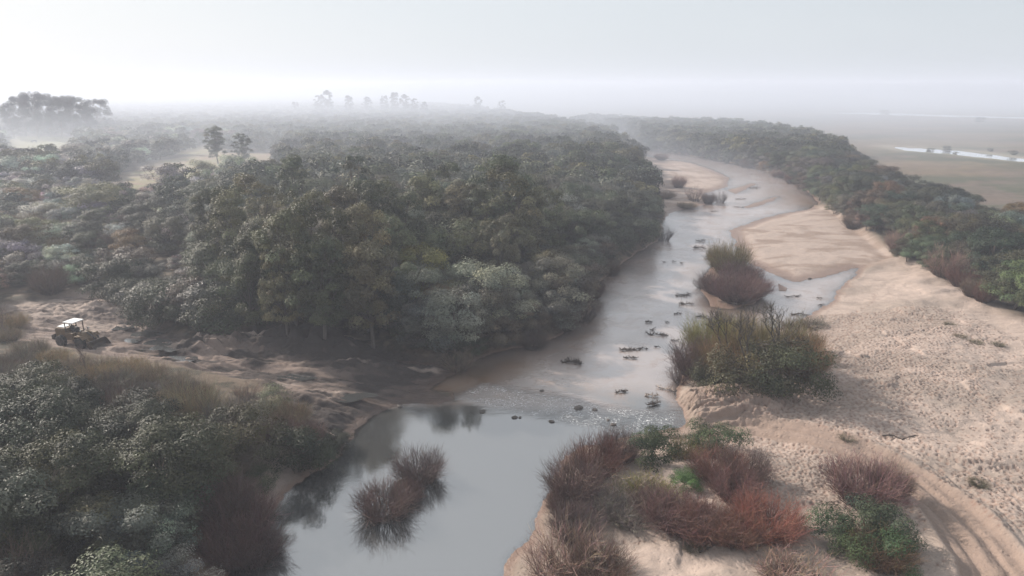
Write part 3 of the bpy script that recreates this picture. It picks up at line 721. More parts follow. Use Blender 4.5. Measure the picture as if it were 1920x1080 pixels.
tree('pale_column_tree', EUC[1], X, Y, 13.5, 16.0, (.15, .145, .085), 'pale olive upright tree standing out in front of the dark forest near the river', 'tree', wide=0.75)
X, Y = P(795, 590, 2.0)
tree('yellow_topped_tree', ROUND[2], X, Y, 10.0, 8.0, (.17, .16, .045), 'small round tree with a yellow green top amid the dark grove', 'tree', wide=0.9)
X, Y = P(180, 420, 2.0)
tree('broad_yellow_green_tree', ROUND[4], X, Y, 9.0, 8.0, (.19, .195, .09), 'broad yellow green tree spreading over the grey scrub left of the grove', 'tree', wide=1.7)
for (x, y, h, lab) in ((255, 500, 6.0, 'rusty brown rounded tree in the grey scrub above the loader'), (55, 405, 6.5, 'golden brown round tree deep in the scrub')):
    X, Y = P(x, y, 2.0)
    tree('brown_tree', ROUND[1], X, Y, h, 8.0, (.19, .125, .055), lab, 'tree', wide=1.2)

cand = []
for (s, y0, y1, sd) in ((4.9, 40, 130, 1), (5.4, 130, 230, 2), (6.2, 230, 420, 3)):
    X, Y = scatter(s, -330, 160, y0, y1, sd)
    k = (sdist(X, Y, FOREST) > 1.0) & clear_of(X, Y) & in_view(X, Y)
    for x, y in zip(X[k], Y[k]): cand.append((x, y, 'forest'))
X, Y = scatter(4.0, -110, 0, 30, 100, 4)
k = (sdist(X, Y, NEARLEFT) > 1.2) & in_view(X, Y) & (sdist(X, Y, SLIP) < -1.5)
for x, y in zip(X[k], Y[k]): cand.append((x, y, 'near'))
cx = np.array([c[0] for c in cand]); cy = np.array([c[1] for c in cand])
tz = sdist(cx, cy, TALLZ); gzn = sdist(cx, cy, GREYZ); zg = interp(cx, cy)
pxx, pyy = PX(cx, cy, 2.0)
order = np.argsort(cx**2+cy**2)

forest_n = silver_n = twig_n = 0
far_pts = []
def place_phrase(x, y, near):
    if near:
        if y > 960: return 'in the shaded corner wood' if x < 250 else 'on the shaded pool bank'
        if x > 430: return 'where the near wood meets the pool'
        if y > 850: return 'deep in the near wood' if x < 230 else 'in the near wood beside the pool'
        return 'across the track from the loader' if x < 220 else 'on the near side of the track'
    cols = ['left of the loader', 'above the loader', 'over the pale spoil heaps', 'behind the dark mounds', 'over the ford', 'beside the rippled river', 'on the river bend']
    c = cols[int(np.clip((x+100)/190, 0, 6))]
    row = 'lowest rank' if y > 600 else 'second rank' if y > 560 else 'third rank' if y > 525 else 'middle ranks' if y > 490 else 'upper ranks' if y > 455 else 'high ranks' if y > 425 else 'back ranks' if y > 395 else 'far ranks' if y > 365 else 'farthest ranks' if y > 335 else 'misty ranks'
    return f'in the {row} {c}'
ORD = ['', 'second', 'third', 'fourth', 'fifth', 'sixth', 'seventh', 'eighth', 'ninth', 'tenth', 'eleventh', 'twelfth']
QUEUE = []
def queue(o, x, y, label, cat, group): QUEUE.append((o, x, y, label, cat, group))
def settle_labels():
    """plants that one description fits are told apart by their order across the photograph"""
    by = {}
    for q_ in QUEUE: by.setdefault(q_[3], []).append(q_)
    for lab, rows_ in by.items():
        rows_.sort(key=lambda r_: float(PX(r_[1], r_[2], 3.0)[0]))
        n = len(rows_)
        for i, (o, x, y, _, cat, group) in enumerate(rows_):
            if n == 1: t = lab
            elif i == 0: t = 'leftmost ' + lab
            elif i == n-1: t = 'rightmost ' + lab
            elif i < 12 and i <= n/2 + 1: t = ORD[i] + ' from left, ' + lab
            elif n-1-i < 12: t = ORD[n-1-i] + ' from right, ' + lab
            else: t = ['inner ', 'half hidden ', 'middle ', 'enclosed ', 'central '][i % 5] + lab
            meta(o, t, cat, group)
    QUEUE.clear()
def hmax(x, y, line):
    """greatest height that keeps the tree top below the line the photograph shows"""
    qx = PX(x, y, 2.0)[0]; yt = np.interp(qx, [a_[0] for a_ in line], [a_[1] for a_ in line]) + random.uniform(0, 22)
    v = (yt-540)/F; tt = y/(cp - v*sp_); return CAM_H - tt*(sp_+v*cp) - gz(x, y)
NEARTOP = [(-300, 665), (0, 668), (110, 700), (200, 712), (320, 705), (400, 722), (470, 752), (540, 768), (600, 800), (660, 850)]
FORTOP = [(-300, 455), (0, 455), (190, 460), (215, 500), (260, 530), (300, 520), (360, 480), (430, 430), (500, 420), (600, 440), (700, 480), (850, 500), (950, 490), (1050, 460), (1120, 400), (1250, 320)]
for i in order:
    x, y, side = cand[i]; t = random.random(); n = fbm(np.array([x*0.06]), np.array([y*0.06]), 2, 700)[0]; n += random.uniform(-.15, .15)
    near = side == 'near'
    if near: kind = 'silver' if (t < 0.14 or (pyy[i] < 800 and t < 0.4)) else 'round'
    elif tz[i] > 0: kind = 'round'
    elif gzn[i] > -2: kind = 'silver' if t < 0.66 else 'round'
    else: kind = 'round' if (pxx[i] > 480 or t < 0.7) else 'silver'
    tone = 'dark green' if n < 0.42 else 'mid green' if n < 0.52 else 'olive green' if n < 0.60 else 'grey green'
    if near: h = random.uniform(4.0, 7.8) if kind == 'round' else random.uniform(2.8, 5.0)
    elif tz[i] > 0: h = random.uniform(6.0, 11.5)
    elif gzn[i] > -2: h = random.uniform(4.0, 8.2) if kind == 'round' else random.uniform(3.0, 5.8)
    else: h = random.uniform(5.6, 10.0) if pxx[i] > 560 else random.uniform(4.0, 9.0)
    edge = (sdist(np.array([x]), np.array([y]), NEARLEFT if near else FOREST)[0])
    if edge < 4: h *= 0.8
    if near:
        hm = hmax(x, y, NEARTOP)
        if hm < 2.2 or (hm < 4 and random.random() < 0.45):
            if hm < 0.5 or pxx[i] < -70: continue
            cw, cc = random.choice((('grey', (.15, .13, .115)), ('brown', (.13, .095, .07)), ('straw coloured', (.22, .18, .12)), ('dull red', (.13, .08, .07))))
            for kk in range(2):
                qx_, qy_ = x+random.uniform(-2, 2), y+random.uniform(-2, 2)
                e = shrub('low_scrub', WILLOW[random.randrange(4)], qx_, qy_, min(max(hm, .9), 2.6)*random.uniform(.7, 1.1), random.uniform(2.6, 4.2), cc, '')
                queue(e, qx_, qy_, f'low {cw} twiggy scrub {place_phrase(pxx[i], pyy[i], near)}', 'scrub', f'low {cw} scrub {place_phrase(pxx[i], pyy[i], near)}')
            continue
        h = min(h, hm)
    elif edge < 16 and pyy[i] > 480: h = min(h, max(hmax(x, y, FORTOP), 2.0))
    ph = place_phrase(pxx[i], pyy[i], near)
    if pxx[i] < -70 or pxx[i] > 1990: far_pts.append((x, y, zg[i], h/8.0, 1)); continue
    if (near or gzn[i] > -2) and random.random() < 0.15 and twig_n < 150 and cy[i] < 170:
        twig_n += 1; cw, cc = random.choice((('grey', (.16, .14, .125)), ('brown', (.14, .10, .075)), ('straw coloured', (.24, .20, .13))))
        e = shrub('twiggy_shrub', WILLOW[random.randrange(4)], x, y, min(h, 4.5), min(h, 4.5)*1.25, cc, '')
        queue(e, x, y, f'{cw} leafless shrub {ph}', 'shrub', f'{cw} leafless shrubs {ph}'); continue
    if kind == 'round' and forest_n < 290:
        forest_n += 1; size = 'large' if h > 8.5 else 'small' if h < 5 else 'middling'
        if tone == 'olive green' and random.random() < 0.4: tone = 'tan'
        lift = random.uniform(0.6, 1.6)*(0.8 if near else 1)
        c = tuple(v*random.uniform(0.92, 1.08)*lift for v in TONES.get(tone, (.105, .082, .05)))
        e = tree('forest_tree', ROUND[random.randrange(6)], x, y, h, 8.0, c, '', 'tree', wide=random.uniform(0.95, 1.3)*(1.25 if h < 6 else 1)*(1.3 if h < 4 else 1))
        queue(e, x, y, f'{size} {tone} tree {ph}', 'tree', f'{tone} trees {ph}')
    elif kind == 'silver' and silver_n < 290:
        silver_n += 1; pale = random.random() < 0.45
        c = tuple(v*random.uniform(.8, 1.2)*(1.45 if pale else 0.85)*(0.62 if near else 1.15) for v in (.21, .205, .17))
        word = 'silvery' if pale else 'grey green'
        e = tree('scrub_tree', SILV[random.randrange(4)], x, y, h, 4.2, c, '', 'scrub tree', wide=random.uniform(0.85, 1.2)*(1.25 if h < 2.6 else 1))
        queue(e, x, y, f'{word} scrub tree {ph}', 'scrub tree', f'{word} scrub trees {ph}')
    else:
        far_pts.append((x, y, zg[i], h/8.0*1.0, {'dark green': 0, 'mid green': 1, 'olive green': 2, 'grey green': 3}[tone] if kind == 'round' else 3))
settle_labels()
# dense low growth that closes the foot of the forest wall
X, Y = scatter(2.5, -110, 60, 60, 190, 5)
fe = sdist(X, Y, FOREST); qx, qy = PX(X, Y, 1.5)
k = (fe > 0.2) & (fe < 5.0) & (qy > 400) & (qx > 150) & (qx < 1290)
eb = 0
for x, y, q1, q2 in zip(X[k], Y[k], qx[k], qy[k]):
    if random.random() < 0.05 or eb > 290: continue
    eb += 1; t = random.random(); h = random.uniform(2.6, 5.8)*(0.62 if q2 > 640 else 1)
    word, c = (('dark green', (.05, .06, .034)) if t < .5 else ('brown', (.10, .075, .05)) if t < .78 else ('grey', (.085, .083, .066)))
    e = tree('forest_edge_bush', BUSH[random.randrange(3)] if t < .5 else SILV[random.randrange(4)], x, y, h, 3.0 if t < .5 else 4.2, c, '', 'bush', wide=random.uniform(.9, 1.3))
    ph = place_phrase(q1, q2, False).split(' ', 4)[-1] if False else ['by the pale spoil heaps', 'behind the dark mounds', 'over the ford mud', 'at the dark bank beyond the ford', 'along the river bank', 'on the upstream point'][int(np.clip((q1-150)/190, 0, 5))]
    queue(e, x, y, f'{"tall" if h > 3.6 else "low"} {word} forest edge bush {ph}', 'bush', f'{word} bushes at the forest foot {ph}')
settle_labels()

# the forest farther off reads as one mass
for (s, y0, y1, sc, sd) in ((7.5, 420, 800, 1.25, 21), (9.5, 800, 1750, 1.35, 22)):
    X, Y = scatter(s, -1400, 300, y0, y1, sd)
    k = (sdist(X, Y, FOREST) > 2.0) & clear_of(X, Y, 5) & in_view(X, Y, mx=150)
    zz = interp(X, Y); nn = fbm(X*0.02, Y*0.02, 3, 77)
    for j in np.nonzero(k)[0]:
        far_pts.append((X[j], Y[j], zz[j], sc*random.uniform(0.75, 1.15)*(0.85 if s < 9 else 0.9), random.choice((0, 1, 1, 2, 3, 3))))
PC = bpy.data.collections.new('distant_crowns')
for i, (c, t) in enumerate(FAR):
    o = bpy.data.objects.new(f'far_crown_{i}', c); PC.objects.link(o)
def stuff_instances(name, pts, label, seed=0):
    pts = np.array(pts, float)
    me = bpy.data.meshes.new(name); me.vertices.add(len(pts)); me.vertices.foreach_set('co', pts[:, :3].astype(np.float32).ravel())
    a = me.attributes.new('size', 'FLOAT', 'POINT'); a.data.foreach_set('value', pts[:, 3].astype(np.float32))
    a = me.attributes.new('pick', 'INT', 'POINT'); a.data.foreach_set('value', pts[:, 4].astype(np.int32))
    o = link(name, me, kind='stuff', label=label)
    ng = bpy.data.node_groups.new(name, 'GeometryNodeTree')
    ng.interface.new_socket('Geometry', in_out='INPUT', socket_type='NodeSocketGeometry'); ng.interface.new_socket('Geometry', in_out='OUTPUT', socket_type='NodeSocketGeometry')
    N = ng.nodes; L = ng.links
    gi = N.new('NodeGroupInput'); go = N.new('NodeGroupOutput')
    mp = N.new('GeometryNodeMeshToPoints'); ip = N.new('GeometryNodeInstanceOnPoints'); ci = N.new('GeometryNodeCollectionInfo')
    ci.inputs['Collection'].default_value = PC; ci.inputs['Separate Children'].default_value = True; ci.inputs['Reset Children'].default_value = True
    sz = N.new('GeometryNodeInputNamedAttribute'); sz.data_type = 'FLOAT'; sz.inputs[0].default_value = 'size'
    pk = N.new('GeometryNodeInputNamedAttribute'); pk.data_type = 'INT'; pk.inputs[0].default_value = 'pick'
    rv = N.new('FunctionNodeRandomValue'); rv.data_type = 'FLOAT_VECTOR'; rv.inputs[0].default_value = (0, 0, 0); rv.inputs[1].default_value = (0.1, 0.1, 6.28)
    L.new(gi.outputs[0], mp.inputs[0]); L.new(mp.outputs[0], ip.inputs['Points']); L.new(ci.outputs[0], ip.inputs['Instance'])
    ip.inputs['Pick Instance'].default_value = True
    L.new(pk.outputs[0], ip.inputs['Instance Index']); L.new(sz.outputs[0], ip.inputs['Scale']); L.new(rv.outputs[0], ip.inputs['Rotation'])
    L.new(ip.outputs[0], go.inputs[0])
    md = o.modifiers.new('spread', 'NODES'); md.node_group = ng
    return o
stuff_instances('distant_forest', far_pts, 'grey green canopy of the far forest fading into mist')

# tall trees that stand up out of the far mist
FARTALL = [(618, 168, 215, 26), (600, 178, 215, 20), (655, 178, 216, 20), (690, 180, 214, 20), (742, 172, 214, 24), (762, 176, 216, 24), (778, 184, 217, 22), (798, 190, 218, 20), (722, 178, 213, 22), (555, 190, 216, 18),
           (895, 180, 212, 20), (940, 188, 212, 16)]
FL = ['lofty feathery tree rising alone on the misty skyline', 'smaller feathery tree touching the lofty skyline tree', 'faint pale tree in mist right of the lofty one', 'faint wide tree in the middle of the misty skyline',
      'highest of the clump of tall trees on the misty skyline', 'full crowned middle tree of the skyline clump', 'third tree of the skyline clump sloping down to the river', 'lowest end tree of the skyline clump on the river side', 'faint outer tree at the left of the skyline clump',
      'short skyline tree standing left of the lofty feathery one', 'ghostly tree almost lost in the mist over the river', 'last ghostly tree towards the river on the skyline']
for i, ((x, yt, yb, _), lab) in enumerate(zip(FARTALL, FL)):
    X, Y = P(x, yb+8, 2.0); v = (yt-540)/F; tt = Y/(cp - v*sp_); h = CAM_H - tt*(sp_+v*cp) - gz(X, Y)
    tree('skyline_tree', EUC[i % 5], X, Y, min(h, 33.0), 16.0, (.05, .06, .05), lab, 'tree', wide=0.85)
BL = ['westernmost', 'second', 'third', 'fourth', 'fifth', 'sixth', 'seventh', 'easternmost']
for i, (x, yt) in enumerate(((28, 190), (50, 180), (74, 172), (96, 176), (118, 182), (140, 180), (164, 182), (186, 186))):
    X, Y = P(x, 262-i % 2*5, 2.0); v = (yt-540)/F; tt = Y/(cp - v*sp_); h = CAM_H - tt*(sp_+v*cp) - gz(X, Y)
    tree('plantation_tree', ROUND[i % 6], X, Y, min(h, 32.0), 8.0, (.05, .06, .045), f'{BL[i]} tree of the tall dark misty block behind the yellow meadow', 'tree', 'tall misty block behind the meadow', wide=0.62)

# ------------------------------------------------------------------ trees along the right bank
X, Y = scatter(4.6, 10, 260, 60, 560, 31)
k = (sdist(X, Y, BAND) > 0.3) & in_view(X, Y, 6, 120, 100)
X, Y = X[k], Y[k]; o_ = np.argsort(X*X+Y*Y); zz = interp(X, Y); edge = sdist(X, Y, BAND); bpx, bpy_ = PX(X, Y, 2.0)
bfar = []; bn = 0
dfront = pdist(X, Y, BANDF)[0]
for j in o_:
    t = random.random(); h = random.uniform(4.6, 9.0)*(0.8 if edge[j] < 3 else 1)
    where = ('beside the dune' if bpx[j] > 1780 else 'behind the sand bar' if bpx[j] > 1600 else 'above the river bend' if bpx[j] > 1440 else 'on the misty bend')
    depth = 'front edge' if dfront[j] < 6 else 'middle' if dfront[j] < 20 else 'plain side'
    if bn < 290 and not (bpx[j] < 1300):
        bn += 1
        if dfront[j] < 5 and t < 0.42:
            c = random.choice((PLUM, REDP, PALEB, BRWN)); word = {PLUM: 'plum', REDP: 'red', PALEB: 'pale brown', BRWN: 'brown'}[c]
            shrub('bank_shrub', WILLOW[random.randrange(4)], X[j], Y[j], h*0.7, h*0.95, tuple(v*.8 for v in c), '')
            queue(COL.objects[-1], X[j], Y[j], f'{word} leafless shrub {where}', 'shrub', f'{word} shrubs {where}')
            continue
        tone = 'dark green' if t < .48 else 'mid green' if t < .7 else 'olive green' if t < .86 else 'rusty' if t < .90 else 'grey green'
        c = TONES.get(tone, (.15, .10, .045))
        e = tree('bank_tree', ROUND[random.randrange(6)], X[j], Y[j], h, 8.0, tuple(v*random.uniform(.75, 1.2) for v in c), '', 'tree', wide=random.uniform(1.0, 1.35))
        size = 'tall' if h > 7.4 else 'low' if h < 5.6 else 'medium'
        queue(e, X[j], Y[j], f'{size} {tone} tree, {depth} of the belt {where}', 'tree', f'{tone} trees, {depth} of the belt {where}')
    else: bfar.append((X[j], Y[j], zz[j], h/8.0*1.15, random.choice((0, 0, 1, 2, 3))))
for (s, y0, y1, sd) in ((6, 540, 900, 33),):
    X, Y = scatter(s, -100, 420, y0, y1, sd); k = (sdist(X, Y, BAND) > 1); zz = interp(X, Y)
    for j in np.nonzero(k)[0]: bfar.append((X[j], Y[j], zz[j], random.uniform(.7, 1.0), random.choice((0, 1, 3))))
settle_labels()
stuff_instances('distant_bank_trees', bfar, 'hazy belt of trees along the far bend of the river')

# lone bushes out on the plain
for (x, y, h, lab) in ((1658, 216, 6, 'lone dark bush beside the farthest strip of water on the plain'), (1838, 230, 5, 'faint bush standing on the plain beyond the pale water strip'), (1745, 283, 2.2, 'low bush growing in the middle of the pale water strip'),
                       (1775, 281, 2.4, 'wider low bush growing in the pale water strip'), (1898, 291, 2.2, 'dark little bush at the end of the pale water strip'), (1856, 285, 1.6, 'tiny bush behind the pale water strip'), (1792, 288, 1.4, 'tiny bush on the near edge of the pale water strip')):
    X, Y = P(x, y, 1.4)
    tree('plain_bush', BUSH[0], X, Y, h, 3.0, (.06, .065, .045), lab, 'bush', wide=1.3)

# ------------------------------------------------------------------ single shrubs of the sand, the islands and the banks
def S(x, y, d, h, kind, c, label, name=None, zb=0.0):
    X, Y = P(x, y, zb); zt = max(gz(X, Y), -0.25)
    X, Y = P(x, y, zt); zt = max(gz(X, Y), -0.25)
    if kind == 'willow': return shrub(name or 'willow_shrub', WILLOW[random.randrange(4)], X, Y, h, d, c, label, z=zt)
    if kind == 'sparse': return shrub(name or 'sparse_shrub', SPARSE[random.randrange(2)], X, Y, h, d, c, label, z=zt)
    if kind == 'tuft': return shrub(name or 'grass_tuft', TUFT[random.randrange(2)], X, Y, h, d, c, label, 'grass tuft', H0=1.0, D0=2.0, z=zt)
    if kind == 'leafy': return tree(name or 'leafy_bush', BUSH[random.randrange(3)], X, Y, h, 3.0, c, label, 'bush', wide=d/4.2*3.0/h, z=zt)
    if kind == 'bare': return shrub(name or 'bare_tree', BARE[random.randrange(3)], X, Y, h, d, c, label, 'tree', H0=9.0, D0=7.0, z=zt)
SH = [
 (722, 968, 4.9, 3.0, 'willow', (.13, .085, .075), 'leafless brown willow standing in the calm pool, the nearer of the pair'),
 (786, 902, 4.7, 3.0, 'willow', (.14, .10, .09), 'leafless grey brown willow standing in the calm pool behind its twin'),
 (762, 940, 3.0, 2.0, 'willow', (.12, .075, .065), 'low brown willow shoots joining the two pool willows'),
 (1075, 930, 5.2, 3.6, 'willow', PLUM, 'tall plum willow leaning over the pool from the sand point'),
 (1060, 965, 3.6, 2.6, 'willow', PLUM, 'dark plum willow below the tall one at the pool edge'),
 (1120, 888, 5.0, 3.4, 'willow', REDP, 'reddish plum willow between pool and dark green bush'),
 (1165, 862, 4.2, 3.0, 'willow', PLUM, 'plum willow touching the dark green bush on its pool side'),
 (1070, 1065, 5.4, 3.4, 'sparse', PALEB, 'open pinkish willow with sand showing through by the pool'),
 (1030, 1080, 4.0, 2.6, 'sparse', (.26, .17, .14), 'thin pink willow right at the waterline at the picture foot'),
 (1120, 1090, 5.0, 2.6, 'willow', (.15, .095, .07), 'dense brown willow at the foot of the picture beside the sand hollow'),
 (1080, 1010, 4.4, 2.4, 'willow', (.17, .125, .11), 'grey pink willow joining the open pinkish one'),
 (1225, 872, 4.8, 3.2, 'leafy', (.045, .065, .025), 'big dark green leafy bush at the top of the thicket beside the pool'),
 (1345, 850, 4.6, 2.6, 'leafy', (.042, .066, .027), 'dark green leafy bush just below the gullied sand mound'),
 (1320, 838, 2.6, 1.6, 'leafy', (.06, .09, .03), 'small green bush on the shoulder of the gullied mound'),
 (1282, 920, 2.6, 1.5, 'leafy', (.065, .12, .032), 'bright green leafy bush in the heart of the red thicket'),
 (1300, 905, 1.8, 1.1, 'leafy', (.06, .11, .03), 'little bright green bush beside the larger bright one'),
 (1280, 858, 3.6, 2.0, 'tuft', OLIVT, 'yellow green grasses between the two dark green bushes'),
 (1345, 900, 5.0, 2.6, 'willow', REDP, 'red brown willow above the bright green bush'),
 (1395, 905, 4.6, 2.6, 'willow', PLUM, 'plum willow facing the trampled sand at the thicket edge'),
 (1375, 940, 4.2, 2.2, 'willow', (.16, .085, .075), 'wine red willow at the outer edge of the thicket'),
 (1270, 985, 5.6, 2.4, 'willow', (.15, .085, .075), 'wide wine coloured willow above the pale sand hollow'),
 (1330, 990, 5.0, 2.4, 'willow', REDP, 'red willow in the lower middle of the thicket'),
 (1225, 960, 4.0, 1.8, 'willow', (.15, .10, .085), 'brown willow beside the dry grass patch in the thicket'),
 (1435, 1000, 5.6, 2.7, 'willow', (.205, .080, .056), 'brightest red willow at the end of the thicket on the sand'),
 (1380, 1010, 4.0, 2.0, 'willow', (.18, .095, .065), 'orange red willow leaning on the brightest red one'),
 (1175, 935, 4.6, 1.6, 'tuft', (.34, .27, .18), 'pale straw dry grass inside the thicket near the pool'),
 (1215, 925, 4.2, 1.4, 'tuft', (.24, .21, .07), 'olive dry grass inside the thicket below the dark bush'),
 (1245, 940, 3.2, 1.0, 'tuft', (.22, .24, .06), 'greenest grass tuft inside the thicket'),
 (1165, 975, 4.0, 1.9, 'willow', GREYT, 'grey twiggy willow in the middle of the thicket'),
 (1195, 990, 3.4, 1.7, 'sparse', GREYT, 'thin grey willow above the pale hollow'),
 (1120, 960, 3.6, 1.8, 'willow', (.15, .11, .10), 'dull grey plum willow behind the pool edge'),
 (1618, 945, 6.4, 3.4, 'willow', (.16, .09, .085), 'lone fan shaped plum willow beside the vehicle track'),
 (1665, 935, 3.6, 2.4, 'willow', (.15, .10, .075), 'brown willow on the track side of the fan shaped one'),
 (1572, 1010, 4.2, 2.6, 'leafy', (.036, .062, .026), 'dark green leafy bush on the open sand by the track'),
 (1640, 1010, 4.6, 3.2, 'leafy', (.05, .065, .035), 'dull green bush below the fan shaped willow'),
 (1600, 1060, 3.6, 2.2, 'leafy', (.048, .075, .028), 'green leafy bush lowest on the open sand'),
 (1645, 1075, 4.4, 2.4, 'willow', (.14, .085, .05), 'rusty brown shrub mixed into the lowest green bush'),
 (1672, 1060, 3.4, 2.4, 'leafy', (.04, .07, .028), 'dark bush at the track side of the lowest group'),
 (1505, 1095, 5.0, 1.6, 'sparse', (.30, .20, .155), 'pale brown thin shrub on a sand hummock at the picture foot'),
 (1470, 1090, 4.0, 1.4, 'tuft', (.28, .19, .15), 'pale brown twigs beside the thin shrub on the hummock'),
 # island
 (1378, 562, 8.4, 4.2, 'willow', (.135, .075, .068), 'dense plum willow dome on the river island'),
 (1408, 553, 7.0, 3.6, 'willow', (.145, .080, .070), 'plum willow at the downstream right end of the island'),
 (1345, 548, 6.6, 3.6, 'willow', (.13, .085, .075), 'brown plum willow on the channel side of the island'),
 (1385, 530, 7.4, 3.8, 'willow', (.13, .075, .065), 'plum willow in the middle of the island'),
 (1365, 512, 8.2, 6.0, 'willow', (.17, .135, .055), 'tall yellow olive willow at the upstream head of the island'),
 (1345, 500, 4.6, 4.0, 'willow', (.15, .12, .06), 'olive willow beside the tall one at the island head'),
 (1318, 540, 3.6, 2.0, 'sparse', GREYT, 'thin grey shoots at the channel edge of the island'),
 (1412, 515, 4.4, 1.8, 'sparse', PLUM, 'thin plum shoots standing in the back channel behind the island'),
 # the large clump
 (1300, 700, 6.0, 4.2, 'willow', PLUM, 'plum willow leaning over the river at the large clump'),
 (1278, 716, 3.8, 2.4, 'sparse', PLUM, 'thin plum shoots at the waterline beside the large clump'),
 (1330, 668, 7.4, 5.4, 'willow', (.18, .165, .05), 'yellow olive willow at the river side of the large clump'),
 (1360, 715, 7.2, 5.2, 'willow', (.17, .11, .05), 'brown olive willow at the front of the large clump'),
 (1415, 738, 7.0, 5.2, 'leafy', (.062, .055, .028), 'dark leafy bush at the foot of the large clump'),
 (1478, 742, 6.8, 5.2, 'leafy', (.042, .046, .022), 'darkest green bush at the sand side foot of the large clump'),
 (1500, 715, 6.2, 4.8, 'willow', (.17, .10, .05), 'rusty willow facing the trampled sand'),
 (1400, 690, 7.4, 6.0, 'willow', (.16, .125, .05), 'olive willow in the middle of the large clump'),
 (1455, 690, 7.4, 6.0, 'willow', (.15, .125, .055), 'olive brown willow behind the bare trees of the clump'),
 (1370, 650, 6.4, 5.0, 'willow', (.16, .13, .06), 'olive willow at the back of the large clump'),
 (1500, 670, 5.0, 3.6, 'willow', (.16, .11, .055), 'brown willow at the upstream sand side of the clump'),
 (1330, 715, 4.4, 3.2, 'leafy', (.06, .065, .03), 'small dark leafy bush above the gullied mound'),
 (1412, 735, 8.0, 9.0, 'bare', (.065, .052, .042), 'bare tree with straight stem in the middle of the large clump'),
 (1368, 705, 7.6, 7.6, 'bare', (.055, .045, .038), 'bare tree whose limbs reach over the river channel'),
 (1462, 720, 7.6, 8.2, 'bare', (.065, .055, .042), 'bare tree with spreading top on the sand side of the clump'),
 (1522, 612, 5.0, 1.3, 'tuft', (.14, .12, .09), 'low reed patch on the sand point beside the back channel'),
 (1488, 612, 4.4, 0.9, 'tuft', (.20, .16, .12), 'pale low reeds between the clump and the back channel'),
 # upstream sand bar
 (1272, 352, 5.2, 4.2, 'willow', (.16, .095, .075), 'round brown willow on the upstream sand bar'),
 (1302, 376, 6.0, 4.6, 'sparse', (.15, .11, .10), 'open grey willow where the upstream bar meets the water'),
 (1328, 382, 4.4, 3.4, 'willow', (.13, .10, .09), 'grey brown willow behind the open grey one'),
 (1350, 381, 4.6, 3.8, 'sparse', (.10, .08, .075), 'dark fan shaped willow standing alone in the shallow river'),
 (1246, 372, 7.0, 2.4, 'willow', (.18, .13, .09), 'low brown shrub patch on the upstream bar beside the forest'),
 (1288, 390, 6.0, 1.8, 'willow', (.17, .13, .08), 'low mound of brown shrub at the tip of the upstream bar'),
 (1240, 300, 7.0, 3.4, 'willow', (.15, .09, .07), 'reddish shrub at the head of the upstream bar'),
 (1222, 345, 6.0, 4.0, 'leafy', (.05, .06, .035), 'dark bush at the forest edge of the upstream bar'),
 # left bank edge
 (1243, 452, 5.0, 3.6, 'sparse', (.07, .055, .05), 'dark bare shrub reaching over the river from the forest point'),
 (1092, 604, 4.4, 3.0, 'sparse', (.07, .055, .05), 'dark bare shrub over the water where the forest wall ends'),
 (1062, 618, 4.0, 3.0, 'willow', (.09, .05, .045), 'dim red shrub at the foot of the forest wall'),
 (1108, 560, 4.4, 3.4, 'willow', (.10, .055, .045), 'dim red shrub on the bank above the dark bare one'),
 (1145, 516, 4.0, 2.6, 'willow', (.11, .08, .06), 'brown shrub on the bare bank along the rippled river'),
 (1000, 640, 4.0, 2.6, 'willow', (.08, .06, .05), 'dim brown shrub in the shade near the ford'),
 (860, 682, 4.6, 2.2, 'sparse', (.14, .11, .08), 'tangled thin shrub in the shade over the ford bank'),
 # near left bank
 (455, 1000, 5.6, 3.6, 'willow', (.13, .078, .07), 'plum brown willow hanging over the pool from the near wood'),
 (480, 1050, 5.0, 2.8, 'willow', (.11, .075, .07), 'dark willow dipping into the pool below the plum brown one'),
 (430, 1050, 4.6, 3.0, 'willow', (.12, .07, .062), 'plum willow at the lowest corner of the near bank'),
 (425, 960, 4.6, 3.2, 'willow', (.12, .08, .07), 'brown willow behind the plum brown one on the near bank'),
 (560, 862, 5.2, 4.2, 'leafy', (.04, .05, .025), 'dark leafy bush crowning the point of the near bank'),
 (600, 868, 3.8, 2.6, 'leafy', (.035, .045, .024), 'dark bush overhanging the pool at the end of the near bank'),
 (640, 838, 3.0, 1.4, 'leafy', (.04, .045, .03), 'low dark bush on the muddy tip by the pool'),
 (490, 905, 3.0, 1.6, 'leafy', (.05, .065, .03), 'small bush on the sandy slip of the near bank'),
 (545, 800, 4.2, 2.6, 'willow', (.17, .13, .08), 'tan shrub at the edge of the dark mud'),
 (515, 770, 3.6, 2.2, 'leafy', (.12, .13, .075), 'pale green bush on the edge of the mud'),
 (465, 745, 3.0, 1.6, 'sparse', (.24, .17, .13), 'pale thin shrub beside the little sand mound'),
]
for a in SH: S(*a)
